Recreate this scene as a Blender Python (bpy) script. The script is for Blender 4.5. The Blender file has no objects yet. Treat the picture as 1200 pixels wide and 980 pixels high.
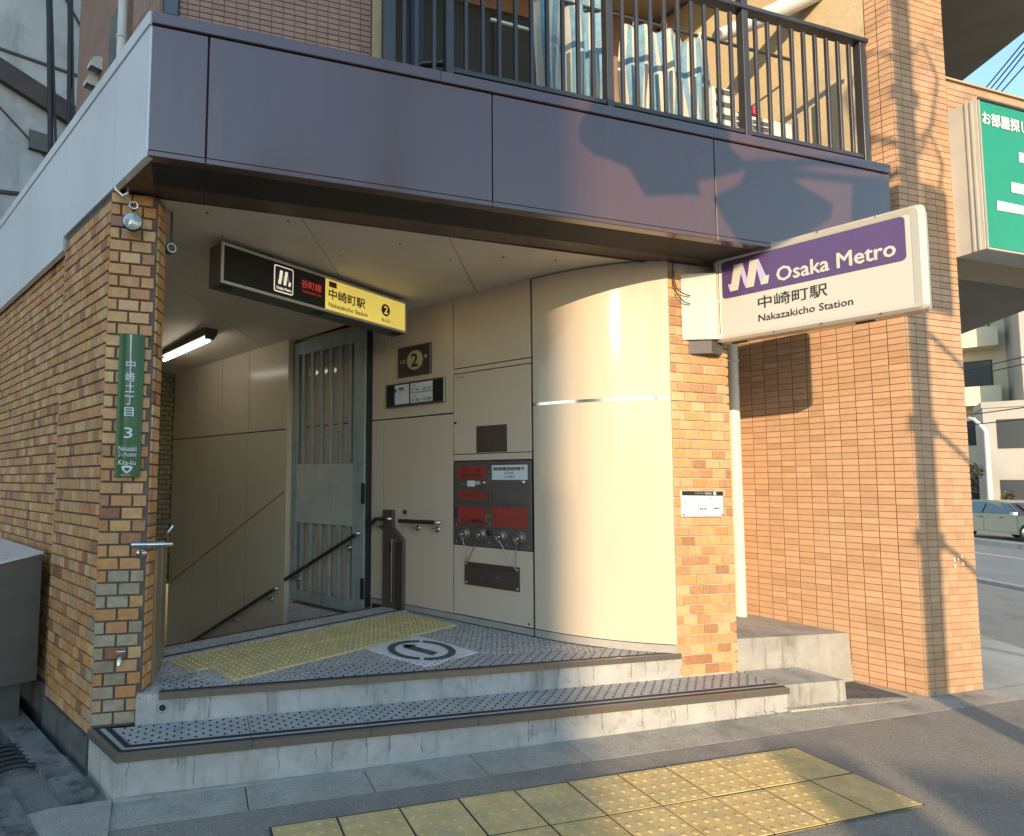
import bpy, math, random
from mathutils import Vector, Matrix
from math import sin, cos, pi, radians, sqrt, atan2
random.seed(7)
sc = bpy.context.scene
COL = sc.collection

# ------------------------------------------------------------------ camera, sky, sun, exposure
cam = bpy.data.cameras.new('camera'); cam_o = bpy.data.objects.new('camera', cam); COL.objects.link(cam_o)
pit, rol, yaw = .067, .012, .251
F = Vector((0, cos(pit), sin(pit))); R0 = Vector((1, 0, 0)); U0 = R0.cross(F)
Rv = R0*cos(rol) + U0*sin(rol); Uv = U0*cos(rol) - R0*sin(rol)
rz = Matrix.Rotation(-yaw, 3, 'Z'); F, Rv, Uv = rz @ F, rz @ Rv, rz @ Uv
CAM = Vector((0, 0, 1.472))
m4 = Matrix((Rv, Uv, -F)).transposed().to_4x4(); m4.translation = CAM
cam_o.matrix_world = m4
cam.sensor_width = 36; cam.lens = 36*661/1200; cam.shift_x = 196/1200; cam.shift_y = 35/1200
cam.clip_start = .05; cam.clip_end = 3000
sc.camera = cam_o
SUN_AZ = Vector((-.505, -.863, 0)).normalized(); SUN_EL = radians(15.3)
w = bpy.data.worlds.new('World'); sc.world = w; w.use_nodes = True
wn = w.node_tree.nodes; wl = w.node_tree.links
sky = wn.new('ShaderNodeTexSky'); sky.sky_type = 'NISHITA'; sky.sun_disc = False
sky.sun_elevation = SUN_EL; sky.sun_rotation = atan2(SUN_AZ.x, SUN_AZ.y)
sky.air_density = 1.5; sky.dust_density = .3; sky.ozone_density = 3.2
wl.new(sky.outputs[0], wn['Background'].inputs[0]); wn['Background'].inputs[1].default_value = .15
sl = bpy.data.lights.new('sun', 'SUN'); sl.energy = 2.55; sl.angle = radians(.53); sl.color = (1, .76, .49)
so = bpy.data.objects.new('sun', sl); COL.objects.link(so); so.location = (-20, -30, 20)
sdir = Vector((SUN_AZ.x*cos(SUN_EL), SUN_AZ.y*cos(SUN_EL), sin(SUN_EL)))
so.rotation_euler = (-sdir).to_track_quat('-Z', 'Y').to_euler()
sc.view_settings.view_transform = 'Standard'; sc.view_settings.look = 'None'
sc.view_settings.exposure = 1.32; sc.view_settings.gamma = 1
sc.render.engine = 'CYCLES'
sc.cycles.use_denoising = True
sc.cycles.max_bounces = 8; sc.cycles.diffuse_bounces = 5; sc.cycles.glossy_bounces = 4
sc.cycles.sample_clamp_indirect = 6

# ------------------------------------------------------------------ materials
def mat(name, col, rough=.6, metal=0.0, n=(6, .2), dark=None, bump=None, rand=None, streak=None, spec=None, detail=None, coat=0, emit=None):
    """col base; n=(scale, amount) broad blotches; dark=(scale, lo, hi, colour) stains; bump=(scale, dist);
    rand=list of colours picked per piece; streak=(sx, sz, lo, hi, colour) vertical streaks; detail=(scale, lo, hi, colour) speckle"""
    m = bpy.data.materials.new(name); m.use_nodes = True
    N = m.node_tree.nodes; L = m.node_tree.links; b = N['Principled BSDF']
    b.inputs['Roughness'].default_value = rough; b.inputs['Metallic'].default_value = metal
    if spec is not None: b.inputs['Specular IOR Level'].default_value = spec
    if coat: b.inputs['Coat Weight'].default_value = coat; b.inputs['Coat Roughness'].default_value = .12
    geo = N.new('ShaderNodeNewGeometry'); pos = geo.outputs['Position']
    def noise(scale, vec=pos, det=5, rg=.6):
        t = N.new('ShaderNodeTexNoise'); t.inputs['Scale'].default_value = scale; t.inputs['Detail'].default_value = det
        t.inputs['Roughness'].default_value = rg; L.new(vec, t.inputs['Vector']); return t.outputs['Fac']
    def ramp(f, lo, hi):
        r = N.new('ShaderNodeMapRange'); r.inputs['From Min'].default_value = lo; r.inputs['From Max'].default_value = hi
        L.new(f, r.inputs['Value']); return r.outputs[0]
    def mix(f, a, c, mode='MIX'):
        x = N.new('ShaderNodeMix'); x.data_type = 'RGBA'; x.blend_type = mode
        if isinstance(f, float): x.inputs[0].default_value = f
        else: L.new(f, x.inputs[0])
        for s, v in ((6, a), (7, c)):
            if isinstance(v, tuple): x.inputs[s].default_value = (*v[:3], 1)
            else: L.new(v, x.inputs[s])
        return x.outputs[2]
    c = tuple(col)
    if rand:
        oi = N.new('ShaderNodeObjectInfo')
        ad = N.new('ShaderNodeMath'); ad.operation = 'ADD'; L.new(oi.outputs['Random'], ad.inputs[0]); L.new(geo.outputs['Random Per Island'], ad.inputs[1])
        ml = N.new('ShaderNodeMath'); ml.operation = 'MULTIPLY'; L.new(ad.outputs[0], ml.inputs[0]); ml.inputs[1].default_value = 7.31
        fr = N.new('ShaderNodeMath'); fr.operation = 'FRACT'; L.new(ml.outputs[0], fr.inputs[0])
        cr = N.new('ShaderNodeValToRGB'); cr.color_ramp.interpolation = 'LINEAR'
        k = len(rand)
        els = cr.color_ramp.elements
        while len(els) < k: els.new(.5)
        for i, q in enumerate(rand): els[i].position = i/(k-1); els[i].color = (*q, 1)
        L.new(fr.outputs[0], cr.inputs[0]); c = cr.outputs[0]
    if n:
        f = ramp(noise(n[0]), .25, .75)
        d = mix(f, (1-n[1],)*3, (1+n[1],)*3)
        c = mix(1.0, c, d, 'MULTIPLY')
    if detail:
        c = mix(ramp(noise(detail[0], det=2), detail[1], detail[2]), c, detail[3])
    if dark:
        c = mix(ramp(noise(dark[0], det=6, rg=.7), dark[1], dark[2]), c, dark[3])
    if streak:
        mp = N.new('ShaderNodeMapping'); mp.inputs['Scale'].default_value = (streak[0], streak[0], streak[1]); L.new(pos, mp.inputs['Vector'])
        c = mix(ramp(noise(1.0, mp.outputs[0], 4), streak[2], streak[3]), c, streak[4])
    if isinstance(c, tuple): b.inputs['Base Color'].default_value = (*c[:3], 1)
    else: L.new(c, b.inputs['Base Color'])
    if n:
        rr = N.new('ShaderNodeMapRange'); L.new(noise(n[0]*2.3), rr.inputs['Value'])
        rr.inputs['From Min'].default_value = .3; rr.inputs['From Max'].default_value = .7
        rr.inputs['To Min'].default_value = max(.03, rough-.08); rr.inputs['To Max'].default_value = min(1, rough+.08)
        L.new(rr.outputs[0], b.inputs['Roughness'])
    if bump:
        bp = N.new('ShaderNodeBump'); bp.inputs['Strength'].default_value = 1; bp.inputs['Distance'].default_value = bump[1]
        L.new(noise(bump[0], det=6), bp.inputs['Height']); L.new(bp.outputs[0], b.inputs['Normal'])
    if emit:
        b.inputs['Emission Strength'].default_value = emit[1]
        if isinstance(emit[0], str): L.new(c, b.inputs['Emission Color'])
        else: b.inputs['Emission Color'].default_value = (*emit[0], 1)
    return m

M = {}
M['asphalt'] = mat('asphalt', (.26, .235, .195), .9, n=(130, .42), detail=(95, .6, .7, (.42, .4, .36)), bump=(120, .004), dark=(1.6, .5, .72, (.165, .155, .14)))
M['road'] = mat('road', (.25, .235, .205), .85, n=(.6, .15), detail=(60, .6, .7, (.24, .23, .21)), bump=(90, .004))
M['pave'] = mat('pavement_concrete', (.44, .405, .34), .85, n=(1.2, .2), dark=(.8, .5, .75, (.22, .2, .17)), bump=(60, .003))
M['kerb'] = mat('kerb_granite', (.4, .37, .31), .8, n=(5, .18), detail=(140, .55, .7, (.13, .125, .12)), bump=(120, .003), dark=(2.2, .52, .75, (.17, .16, .14)))
M['conc'] = mat('concrete', (.36, .345, .31), .85, n=(4, .22), dark=(3.5, .52, .72, (.22, .2, .17)), bump=(40, .004), streak=(16, 1.2, .58, .72, (.2, .185, .16)))
M['conc_dark'] = mat('dark_concrete', (.11, .11, .108), .85, n=(5, .35), dark=(6, .5, .7, (.05, .05, .05)), bump=(50, .006))  # darker concrete of plinth, channel floor and drain cover
M['gutter'] = mat('gutter_concrete', (.2, .195, .18), .9, n=(7, .35), dark=(9, .5, .66, (.07, .068, .06)), bump=(45, .008))
M['riser'] = mat('stained_riser', (.44, .43, .41), .8, n=(5, .22), streak=(14, 1.1, .56, .82, (.2, .185, .165)), dark=(6, .54, .74, (.24, .22, .19)), bump=(50, .003))
M['crack'] = mat('crack', (.05, .045, .04), .95, n=None)
M['tactile'] = mat('yellow_tactile', (.6, .45, .22), .85, n=(9, .2), dark=(4, .52, .75, (.42, .35, .23)), bump=(90, .002), rand=[(.6, .42, .17), (.7, .5, .2), (.64, .47, .21), (.66, .46, .17)])
M['tactile_in'] = mat('bright_yellow_tactile', (.6, .47, .2), .7, n=(8, .14), dark=(5, .52, .78, (.46, .39, .24)))
M['gran'] = mat('grey_terrazzo', (.52, .49, .45), .7, n=(6, .15), detail=(75, .54, .63, (.13, .12, .11)), bump=(75, .002))
M['tilew'] = mat('pale_step_tile', (.4, .39, .37), .65, n=(10, .16), dark=(6, .55, .75, (.24, .23, .21)), detail=(150, .55, .7, (.25, .24, .23)))
M['dot'] = mat('black_stud', (.03, .03, .03), .7, n=None)
M['rubber'] = mat('black_rubber', (.018, .018, .02), .6, n=None)
M['noseal'] = mat('nosing_metal', (.27, .235, .2), .33, .65, n=None)
M['white_tile'] = mat('white_floor_tile', (.72, .7, .67), .6, n=(8, .14), detail=(130, .56, .7, (.35, .34, .33)))
M['print_grey'] = mat('grey_floor_print', (.085, .085, .09), .7, n=(10, .2))
BR = [(0.56, 0.325, 0.116), (0.526, 0.241, 0.079), (0.627, 0.392, 0.179), (0.448, 0.185, 0.063), (0.56, 0.302, 0.116), (0.269, 0.106, 0.063), (0.605, 0.358, 0.179), (0.504, 0.224, 0.084), (0.47, 0.302, 0.168)]
M['brick'] = mat('glazed_brick', (.5, .3, .1), .42, n=(30, .22), rand=BR, bump=(45, .0012), dark=(18, .58, .8, (.3, .17, .07)))
M['brick_o'] = mat('orange_brick', (.5, .28, .1), .5, n=(30, .18), rand=[(.58, .36, .15), (.55, .3, .11), (.6, .42, .22), (.5, .25, .09), (.56, .34, .16), (.36, .17, .08), (.58, .37, .17)], bump=(45, .001))
M['brick_pale'] = mat('washed_brick', (.34, .3, .22), .8, n=(26, .25), rand=[(.34, .28, .19), (.39, .32, .22), (.31, .24, .155)], bump=(60, .0015))
M['mortar'] = mat('mortar', (.13, .105, .09), .95, n=(12, .3), bump=(90, .002))
M['mortar_pale'] = mat('pale_mortar', (.42, .38, .31), .95, n=(12, .25), bump=(90, .002))
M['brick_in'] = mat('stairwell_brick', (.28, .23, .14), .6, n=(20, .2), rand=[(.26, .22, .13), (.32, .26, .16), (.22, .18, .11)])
M['cream'] = mat('cream_panel', (.58, .485, .38), .065, n=None, spec=.35, dark=(2.6, .58, .9, (.55, .455, .35)))
M['olive'] = mat('olive_cream_panel', (.58, .5, .37), .2, n=None, spec=.35)
M['joint'] = mat('dark_joint', (.035, .03, .025), .7, n=None)
M['base'] = mat('grey_base_trim', (.34, .325, .3), .6, n=(8, .12), detail=(90, .55, .7, (.26, .25, .23)))
M['fascia'] = mat('brown_fascia_paint', (.09, .04, .029), .24, 0, n=None, spec=1.0, streak=(7, .25, .42, .85, (.07, .034, .028)), coat=.5)
M['fascia_s'] = mat('brown_soffit_paint', (.1, .056, .04), .24, 0, n=None, spec=.9)
M['fascia_side_sky'] = mat('sky_reflection_side_paint', (.84, .85, .88), .3, .3, n=None, spec=.8, streak=(1.5, .7, .4, .9, (.72, .74, .78)))  # sky reflection on the brown paint, put into a pale base colour
M['ceil'] = mat('ceiling_board', (.74, .64, .5), .75, n=(2.5, .07), dark=(1.6, .56, .85, (.64, .55, .42)))
M['seam'] = mat('ceiling_seam', (.2, .17, .12), .8, n=None)
M['steel'] = mat('stainless', (.5, .48, .45), .28, 1, n=None)
M['steel_d'] = mat('dull_stainless', (.22, .205, .19), .36, .8, n=(3, .1))
M['bronze_l'] = mat('bronze_channel', (.42, .3, .18), .35, .6, n=None)
M['cab_body'] = mat('cabinet_body_steel', (.16, .145, .135), .45, .5, n=(2, .1), streak=(3, 14, .4, .8, (.13, .12, .11)))
M['cab_top_lit'] = mat('cabinet_top_lit_steel', (.75, .76, .78), .35, .4, n=(3, .08))  # paler than the body: the light the top catches, as colour
M['chrome'] = mat('polished_steel', (.6, .58, .55), .13, 1, n=None)
M['rail'] = mat('dark_handrail', (.03, .026, .022), .3, n=None)
M['gate'] = mat('blue_grey_gate_paint', (.29, .325, .315), .5, n=(5, .15), dark=(7, .56, .74, (.18, .18, .165)), streak=(14, 1.2, .52, .78, (.2, .2, .185)), bump=(30, .001))
M['gate_plate'] = mat('grey_gate_plate', (.4, .42, .4), .5, n=(4, .12), dark=(6, .58, .8, (.28, .285, .27)), streak=(12, .8, .55, .8, (.3, .31, .29)))
M['black'] = mat('black_sign', (.012, .012, .012), .35, n=None)
M['white'] = mat('white_paint', (.78, .77, .74), .45, n=None)
M['ink'] = mat('black_ink', (.015, .015, .015), .5, n=None)
M['ink_brown'] = mat('brown_ink', (.05, .02, .015), .5, n=None)
M['signface'] = mat('white_sign_acrylic', (.5, .48, .435), .3, n=None, streak=(4, .8, .55, .95, (.45, .425, .375)))
M['purple'] = mat('purple_print', (.08, .042, .14), .3, n=(3, .05))
M['lav'] = mat('lavender_print', (.42, .4, .62), .35, n=None)
M['signframe'] = mat('sign_frame', (.55, .52, .44), .3, .25, n=None)
M['signbox'] = mat('sign_bracket_steel', (.58, .53, .42), .3, .4, n=(2, .06), spec=.7)
M['red'] = mat('red_plate', (.3, .035, .025), .45, n=(7, .16), dark=(9, .6, .8, (.2, .04, .03)))
M['hydr'] = mat('hydrant_panel_grey', (.12, .1, .095), .42, .4, n=(8, .16))
M['bronze'] = mat('dark_bronze_plate', (.085, .06, .05), .45, .4, n=(8, .15))
M['label'] = mat('white_label', (.66, .68, .72), .5, n=(10, .06))
M['green'] = mat('green_enamel', (.02, .095, .03), .3, n=(3, .15), streak=(40, 3, .5, .8, (.03, .115, .045)))
M['green_sign'] = mat('green_sign_face', (.012, .27, .155), .35, n=(2, .05))
M['sign_side'] = mat('sign_side_grey', (.5, .48, .43), .5, n=(3, .1))
M['lit_yellow'] = mat('backlit_yellow', (.8, .62, .13), .4, n=(3, .1), emit=('base', .26))
M['pale_yellow'] = mat('pale_yellow_print', (.5, .43, .2), .5, n=None)
M['lit_white'] = mat('backlit_white', (.8, .72, .5), .4, n=None, emit=((.9, .8, .55), .3))
M['lit_red'] = mat('backlit_red', (.6, .04, .04), .4, n=None, emit=((.75, .07, .07), .16))
M['navy'] = mat('navy_print', (.03, .03, .12), .4, n=None)
M['tube'] = mat('fluorescent_tube', (.9, .92, .9), .4, n=None, emit=((1, .97, .88), 5))
M['lampbody'] = mat('lamp_body', (.1, .095, .085), .5, n=(8, .2))
M['tan'] = mat('tan_tile', (.58, .36, .21), .6, n=(25, .08), rand=[(.46, .285, .165), (.53, .325, .195), (.415, .25, .14), (.5, .3, .17), (.455, .285, .175), (.54, .34, .205)], dark=(1.1, .6, .9, (.5, .35, .2)))
M['tan_grout'] = mat('tan_grout', (.36, .215, .125), .9, n=(20, .2))
M['stucco'] = mat('stucco', (.5, .4, .25), .9, n=(40, .12), bump=(160, .004), streak=(4, .5, .55, .9, (.4, .31, .19)))
M['brown_tile'] = mat('brown_upper_tile', (.3, .19, .145), .65, n=(18, .1), rand=[(.3, .19, .145), (.33, .21, .16), (.28, .175, .13)])
M['brown_wall'] = mat('brown_rough_wall', (.27, .165, .12), .8, n=(3, .18), streak=(14, .6, .5, .85, (.21, .13, .1)), bump=(50, .003))
M['rail_paint'] = mat('railing_paint', (.05, .048, .05), .38, .2, n=(9, .15), spec=.7)
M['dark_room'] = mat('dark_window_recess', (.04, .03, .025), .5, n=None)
M['glass'] = mat('window_glass', (.05, .06, .065), .06, 0, n=None, spec=.9)
M['pipe'] = mat('cream_pipe', (.74, .7, .58), .4, n=(10, .06), dark=(5, .6, .85, (.48, .43, .33)))
M['pipe_grey'] = mat('grey_pipe', (.6, .6, .58), .45, n=(6, .1))
M['old_conc'] = mat('old_concrete_wall', (.42, .43, .43), .9, n=(1.6, .25), dark=(1.3, .5, .72, (.26, .265, .26)), streak=(3, .5, .58, .8, (.24, .24, .23)), bump=(20, .01))
M['old_beam'] = mat('dark_old_beam', (.06, .045, .042), .7, n=(3, .3))
M['cable'] = mat('black_cable', (.012, .012, .013), .55, n=None)
M['cloth_b'] = mat('blue_cloth', (.16, .29, .37), .9, n=(14, .3), dark=(30, .5, .7, (.12, .25, .36)))
M['cloth_c'] = mat('cream_cloth', (.52, .47, .38), .9, n=(9, .08))
M['ac'] = mat('white_appliance', (.7, .68, .62), .45, n=(6, .06))
M['grille'] = mat('dark_grille', (.1, .1, .1), .5, n=None)
M['car'] = mat('silver_car_paint', (.075, .068, .066), .25, .5, n=None, coat=.6)
M['tyre'] = mat('tyre', (.02, .02, .02), .85, n=None)
M['lamp_post'] = mat('white_lamp_post', (.62, .6, .55), .5, n=(3, .12))
M['apt'] = mat('cream_apartment', (.66, .58, .42), .8, n=(.6, .1))
M['apt_grey'] = mat('grey_apartment', (.36, .345, .32), .8, n=(.5, .14))
M['leaf'] = mat('foliage', (.1, .085, .03), .7, n=(6, .4), rand=[(.05, .055, .018), (.13, .1, .03), (.2, .12, .035)])
M['leaf_d'] = mat('dark_foliage', (.03, .032, .02), .7, n=(6, .4), rand=[(.02, .022, .014), (.045, .045, .025), (.03, .028, .02)])
M['bark'] = mat('bark', (.1, .08, .06), .9, n=(10, .3))
M['line'] = mat('road_paint', (.68, .66, .6), .7, n=(5, .15))
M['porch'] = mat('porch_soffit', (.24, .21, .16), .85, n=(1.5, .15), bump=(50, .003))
M['pole'] = mat('pole_concrete', (.36, .34, .31), .8, n=(5, .15))
M['facade'] = mat('far_facade', (.4, .36, .32), .8, n=(.5, .15))
M['lens'] = mat('lamp_lens', (.45, .48, .5), .12, .3, n=(60, .3))
M['grate'] = mat('iron_grate', (.05, .05, .05), .6, .5, n=(20, .3))

# ------------------------------------------------------------------ mesh building
WL = {}
def V(*a): return Vector(a)
class MB:
    def __init__(s): s.v = []; s.f = []; s.m = []; s.mi = 0; s.sm = []
    def face(s, pts, smooth=False):
        i = len(s.v); s.v += [Vector(p) for p in pts]; s.f.append(tuple(range(i, i+len(pts)))); s.m.append(s.mi); s.sm.append(smooth)
    def grid(s, rows, close=False, smooth=True):
        i = len(s.v); k = len(rows[0])
        for r in rows: s.v += [Vector(p) for p in r]
        for a in range(len(rows)-1):
            for b in range(k if close else k-1):
                c = (b+1) % k
                s.f.append((i+a*k+b, i+a*k+c, i+(a+1)*k+c, i+(a+1)*k+b)); s.m.append(s.mi); s.sm.append(smooth)
    def box8(s, p):      # 8 corners: bottom loop 0-3, top loop 4-7
        i = len(s.v); s.v += [Vector(q) for q in p]
        for q in ((3, 2, 1, 0), (4, 5, 6, 7), (0, 1, 5, 4), (1, 2, 6, 5), (2, 3, 7, 6), (3, 0, 4, 7)):
            s.f.append(tuple(i+k for k in q)); s.m.append(s.mi); s.sm.append(False)
    def box(s, o, X, Y, Z):
        o, X, Y, Z = Vector(o), Vector(X), Vector(Y), Vector(Z)
        s.box8([o, o+X, o+X+Y, o+Y, o+Z, o+X+Z, o+X+Y+Z, o+Y+Z])
    def cb(s, x0, x1, y0, y1, z0, z1): s.box((x0, y0, z0), (x1-x0, 0, 0), (0, y1-y0, 0), (0, 0, z1-z0))
    def cham(s, o, X, Y, Z, b):   # box whose -Y face (front) has chamfered edges; Y is the direction into the wall
        o, X, Y, Z = Vector(o), Vector(X), Vector(Y), Vector(Z)
        x, y, z = X.normalized()*b, Y.normalized()*b, Z.normalized()*b
        fr = [o+x+z, o+X-x+z, o+X-x+Z-z, o+x+Z-z]; md = [o+y, o+X+y, o+X+Z+y, o+Z+y]; bk = [o+Y, o+X+Y, o+X+Z+Y, o+Z+Y]
        i = len(s.v); s.v += fr+md+bk
        fs = [(0, 1, 2, 3)]
        for k in range(4):
            k2 = (k+1) % 4
            fs += [(k, 4+k, 4+k2, k2), (4+k, 8+k, 8+k2, 4+k2)]
        fs.append((11, 10, 9, 8))
        for f in fs: s.f.append(tuple(i+q for q in f)); s.m.append(s.mi); s.sm.append(False)
    def prism(s, poly, z0, z1):
        n = len(poly); lo = [V(p[0], p[1], z0) for p in poly]; hi = [V(p[0], p[1], z1) for p in poly]
        i = len(s.v); s.v += lo+hi
        s.f.append(tuple(i+k for k in reversed(range(n)))); s.f.append(tuple(i+n+k for k in range(n)))
        for k in range(n): s.f.append((i+k, i+(k+1) % n, i+n+(k+1) % n, i+n+k))
        s.m += [s.mi]*(n+2); s.sm += [False]*(n+2)
    def tube(s, pts, r, n=10, caps=True):
        pts = [Vector(p) for p in pts]; rows = []; up = None
        rs = r if isinstance(r, (list, tuple)) else [r]*len(pts)
        for i, p in enumerate(pts):
            a = pts[max(0, i-1)]; b = pts[min(len(pts)-1, i+1)]; t = (b-a).normalized()
            if up is None: up = t.orthogonal().normalized()
            up = (up - t*up.dot(t)).normalized(); q = t.cross(up)
            rows.append([p+(up*cos(2*pi*k/n)+q*sin(2*pi*k/n))*rs[i] for k in range(n)])
        s.grid(rows, True)
        if caps: s.face(list(reversed(rows[0]))); s.face(rows[-1])
    def lathe(s, c, ax, prof, n=16):   # prof: list of (radius, dist along ax)
        c, ax = Vector(c), Vector(ax).normalized(); u = ax.orthogonal().normalized(); q = ax.cross(u)
        rows = [[c+ax*h+(u*cos(2*pi*k/n)+q*sin(2*pi*k/n))*max(r, 1e-4) for k in range(n)] for r, h in prof]
        s.grid(rows, True, True)
    def disc(s, c, ax, r, n=20):
        c, ax = Vector(c), Vector(ax).normalized(); u = ax.orthogonal().normalized(); q = ax.cross(u)
        s.face([c+(u*cos(2*pi*k/n)+q*sin(2*pi*k/n))*r for k in range(n)])
    def mesh(s, name, mats, c):
        me = bpy.data.meshes.new(name); me.from_pydata([v-c for v in s.v], [], s.f)
        for m in mats: me.materials.append(M[m] if isinstance(m, str) else m)
        me.polygons.foreach_set('material_index', s.m); me.polygons.foreach_set('use_smooth', s.sm)
        me.update(); return me
    def build(s, name, mats, parent=None, kind=None, label=None, cat=None, group=None, fix=True):
        if not isinstance(mats, (list, tuple)): mats = [mats]
        xs = [v.x for v in s.v]; ys = [v.y for v in s.v]; zs = [v.z for v in s.v]
        c = V((min(xs)+max(xs))/2, (min(ys)+max(ys))/2, min(zs))
        me = s.mesh(name, mats, c)
        if fix:
            import bmesh
            bm = bmesh.new(); bm.from_mesh(me); bmesh.ops.recalc_face_normals(bm, faces=bm.faces); bm.to_mesh(me); bm.free()
        return link(name, me, c, parent, kind, label, cat, group)
def link(name, me, loc, parent=None, kind=None, label=None, cat=None, group=None, rz=0):
    o = bpy.data.objects.new(name, me); COL.objects.link(o)
    loc = Vector(loc); WL[o.name] = loc
    if parent: o.parent = parent; o.location = loc - WL[parent.name]
    else: o.location = loc
    if rz: o.rotation_euler[2] = rz
    props(o, kind, label, cat, group); return o
def props(o, kind=None, label=None, cat=None, group=None):
    if kind: o['kind'] = kind
    if label: o['label'] = label
    if cat: o['category'] = cat
    if group: o['group'] = group
def thing(name, loc, label, cat, group=None, kind=None):
    return link(name, None, loc, None, kind, label, cat, group)
class Fr:      # a vertical face: origin, outward normal; s runs to the viewer's right, z up, o outwards
    def __init__(s, o, n):
        s.o = V(o[0], o[1], 0); s.n = V(n[0], n[1], 0).normalized(); s.d = V(0, 0, 1).cross(s.n)
    def P(s, a, z, o=0): return s.o + s.d*a + s.n*o + V(0, 0, z)
    def box(s, mb, a0, a1, z0, z1, o0, o1, b=0):
        if b: mb.cham(s.P(a0, z0, o1), s.d*(a1-a0), s.n*(o0-o1), V(0, 0, z1-z0), b)
        else: mb.box(s.P(a0, z0, o0), s.d*(a1-a0), s.n*(o1-o0), V(0, 0, z1-z0))
    def quad(s, mb, a0, a1, z0, z1, o): mb.face([s.P(a0, z0, o), s.P(a1, z0, o), s.P(a1, z1, o), s.P(a0, z1, o)])
    def poly(s, mb, pts, o0, o1):    # extruded outline in the face
        fr = [s.P(a, z, o1) for a, z in pts]; bk = [s.P(a, z, o0) for a, z in pts]; n = len(pts)
        mb.face(fr); mb.face(list(reversed(bk)))
        for k in range(n): mb.face([bk[k], bk[(k+1) % n], fr[(k+1) % n], fr[k]])
    def rrect(s, a0, a1, z0, z1, r, n=5):
        out = []
        for cx, cz, t in ((a1-r, z1-r, 0), (a0+r, z1-r, pi/2), (a0+r, z0+r, pi), (a1-r, z0+r, 1.5*pi)):
            out += [(cx+r*cos(t+pi/2*k/n), cz+r*sin(t+pi/2*k/n)) for k in range(n+1)]
        return out
    @property
    def rz(s): return atan2(s.d.y, s.d.x)
def text(fr, body, a0, a1, zb, h, o, m, parent, bold=0.0, name='lettering', shear=0, spacing=1.0):
    """flat lettering between a0..a1 (width fit; None = natural), baseline box zb..zb+h"""
    cu = bpy.data.curves.new(name, 'FONT'); cu.body = body; cu.resolution_u = 2; cu.shear = shear; cu.space_character = spacing
    t = bpy.data.objects.new(name, cu); COL.objects.link(t)
    bpy.context.view_layer.update()
    me = bpy.data.meshes.new_from_object(t.evaluated_get(bpy.context.evaluated_depsgraph_get()))
    bpy.data.objects.remove(t); bpy.data.curves.remove(cu)
    xs = [v.co.x for v in me.vertices]; ys = [v.co.y for v in me.vertices]
    if not xs: return
    sz = h/(max(ys)-min(ys)); sx = (a1-a0)/(max(xs)-min(xs)) if a1 is not None else sz
    c = fr.P(a0, zb, o)
    pts = [fr.d*((v.co.x-min(xs))*sx) + V(0, 0, (v.co.y-min(ys))*sz) for v in me.vertices]; fs = [tuple(p.vertices) for p in me.polygons]
    bpy.data.meshes.remove(me); mb = MB(); e = bold*sz*.8
    for k, (dx, dy) in enumerate(((0, 0), (-1, 0), (1, 0), (0, -1), (0, 1)) if bold else ((0, 0),)):
        i = len(mb.v); mb.v += [p+fr.d*(dx*e)+V(0, 0, dy*e)+fr.n*(.00025*k) for p in pts]; mb.f += [tuple(i+q for q in f) for f in fs]
    mb.m = [0]*len(mb.f); mb.sm = [False]*len(mb.f)
    me = mb.mesh(name, [m], V(0, 0, 0))
    return link(name, me, c, parent)
def brickmesh(w, h, d, m, b=.003):
    mb = MB(); mb.cham((-w/2, -d/2, -h/2), (w, 0, 0), (0, d, 0), (0, 0, h), b)
    return mb.mesh('brick', [m], V(0, 0, 0))

FX = lambda v: Fr((0, v), (0, -1))
FL = Fr((-.53, 3.335), (-.877, -.48))
FW = Fr((1.882, 4.954), (-.85, -.526))
FT = Fr((5.038, 2.949), (-.944, -.331))
FS = Fr((3.605, 3.24), (-.907, -.42))
FE = Fr((.10, 3.79), (.456, -.89))
LD = -FL.d
def gz(u, v):
    c = .866*u - .5*v
    base = .014*(min(8, max(-6, u)) - 3.346)
    k = [(-1e9, .03), (7.5, .03), (8.1, -.09), (19, -.25), (1e9, -.25)]
    far = -.25
    for (a, za), (b, zb) in zip(k, k[1:]):
        if a <= c <= b: far = za + (zb-za)*(c-a)/(b-a); break
    t = min(1, max(0, (c-5)/2.5))
    return base*(1-t) + far*t

# ------------------------------------------------------------------ ground
def sheet(poly_fn, us, vs, dz, name, m, kind='structure', label=None, cat=None):
    mb = MB(); mb.grid([[V(*poly_fn(a, b), 0) for a in us] for b in vs], smooth=True)
    for p in mb.v: p.z = gz(p.x, p.y) + dz
    return mb.build(name, m, kind=kind, label=label, cat=cat)
def lin(a, b, n): return [a+(b-a)*i/n for i in range(n+1)]
us = [-400, -60, -20, -6] + lin(-5, 20, 50) + lin(21, 60, 26) + [120, 600]
vs = [-400, -60, -20] + lin(-10, 2.99, 14)
# the sheet in front of the station, running on round its right side to the horizon
mb = MB()
mb.grid([[V(a, b, gz(a, b)-.02) for a in us] for b in vs + lin(3.6, 30, 44) + [60, 200, 900]], smooth=True)
# the stairwell is cut out of the ground
keep = []
for f, q in zip(mb.f, range(len(mb.f))):
    c = sum((mb.v[i] for i in f), V(0, 0, 0))/4
    keep.append(not (-4.5 < c.x < 4.6 and 3.3 < c.y < 14))
mb.f = [f for f, k in zip(mb.f, keep) if k]; mb.m = [a for a, k in zip(mb.m, keep) if k]; mb.sm = [a for a, k in zip(mb.sm, keep) if k]
mb.build('ground', 'asphalt', kind='structure')
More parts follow.
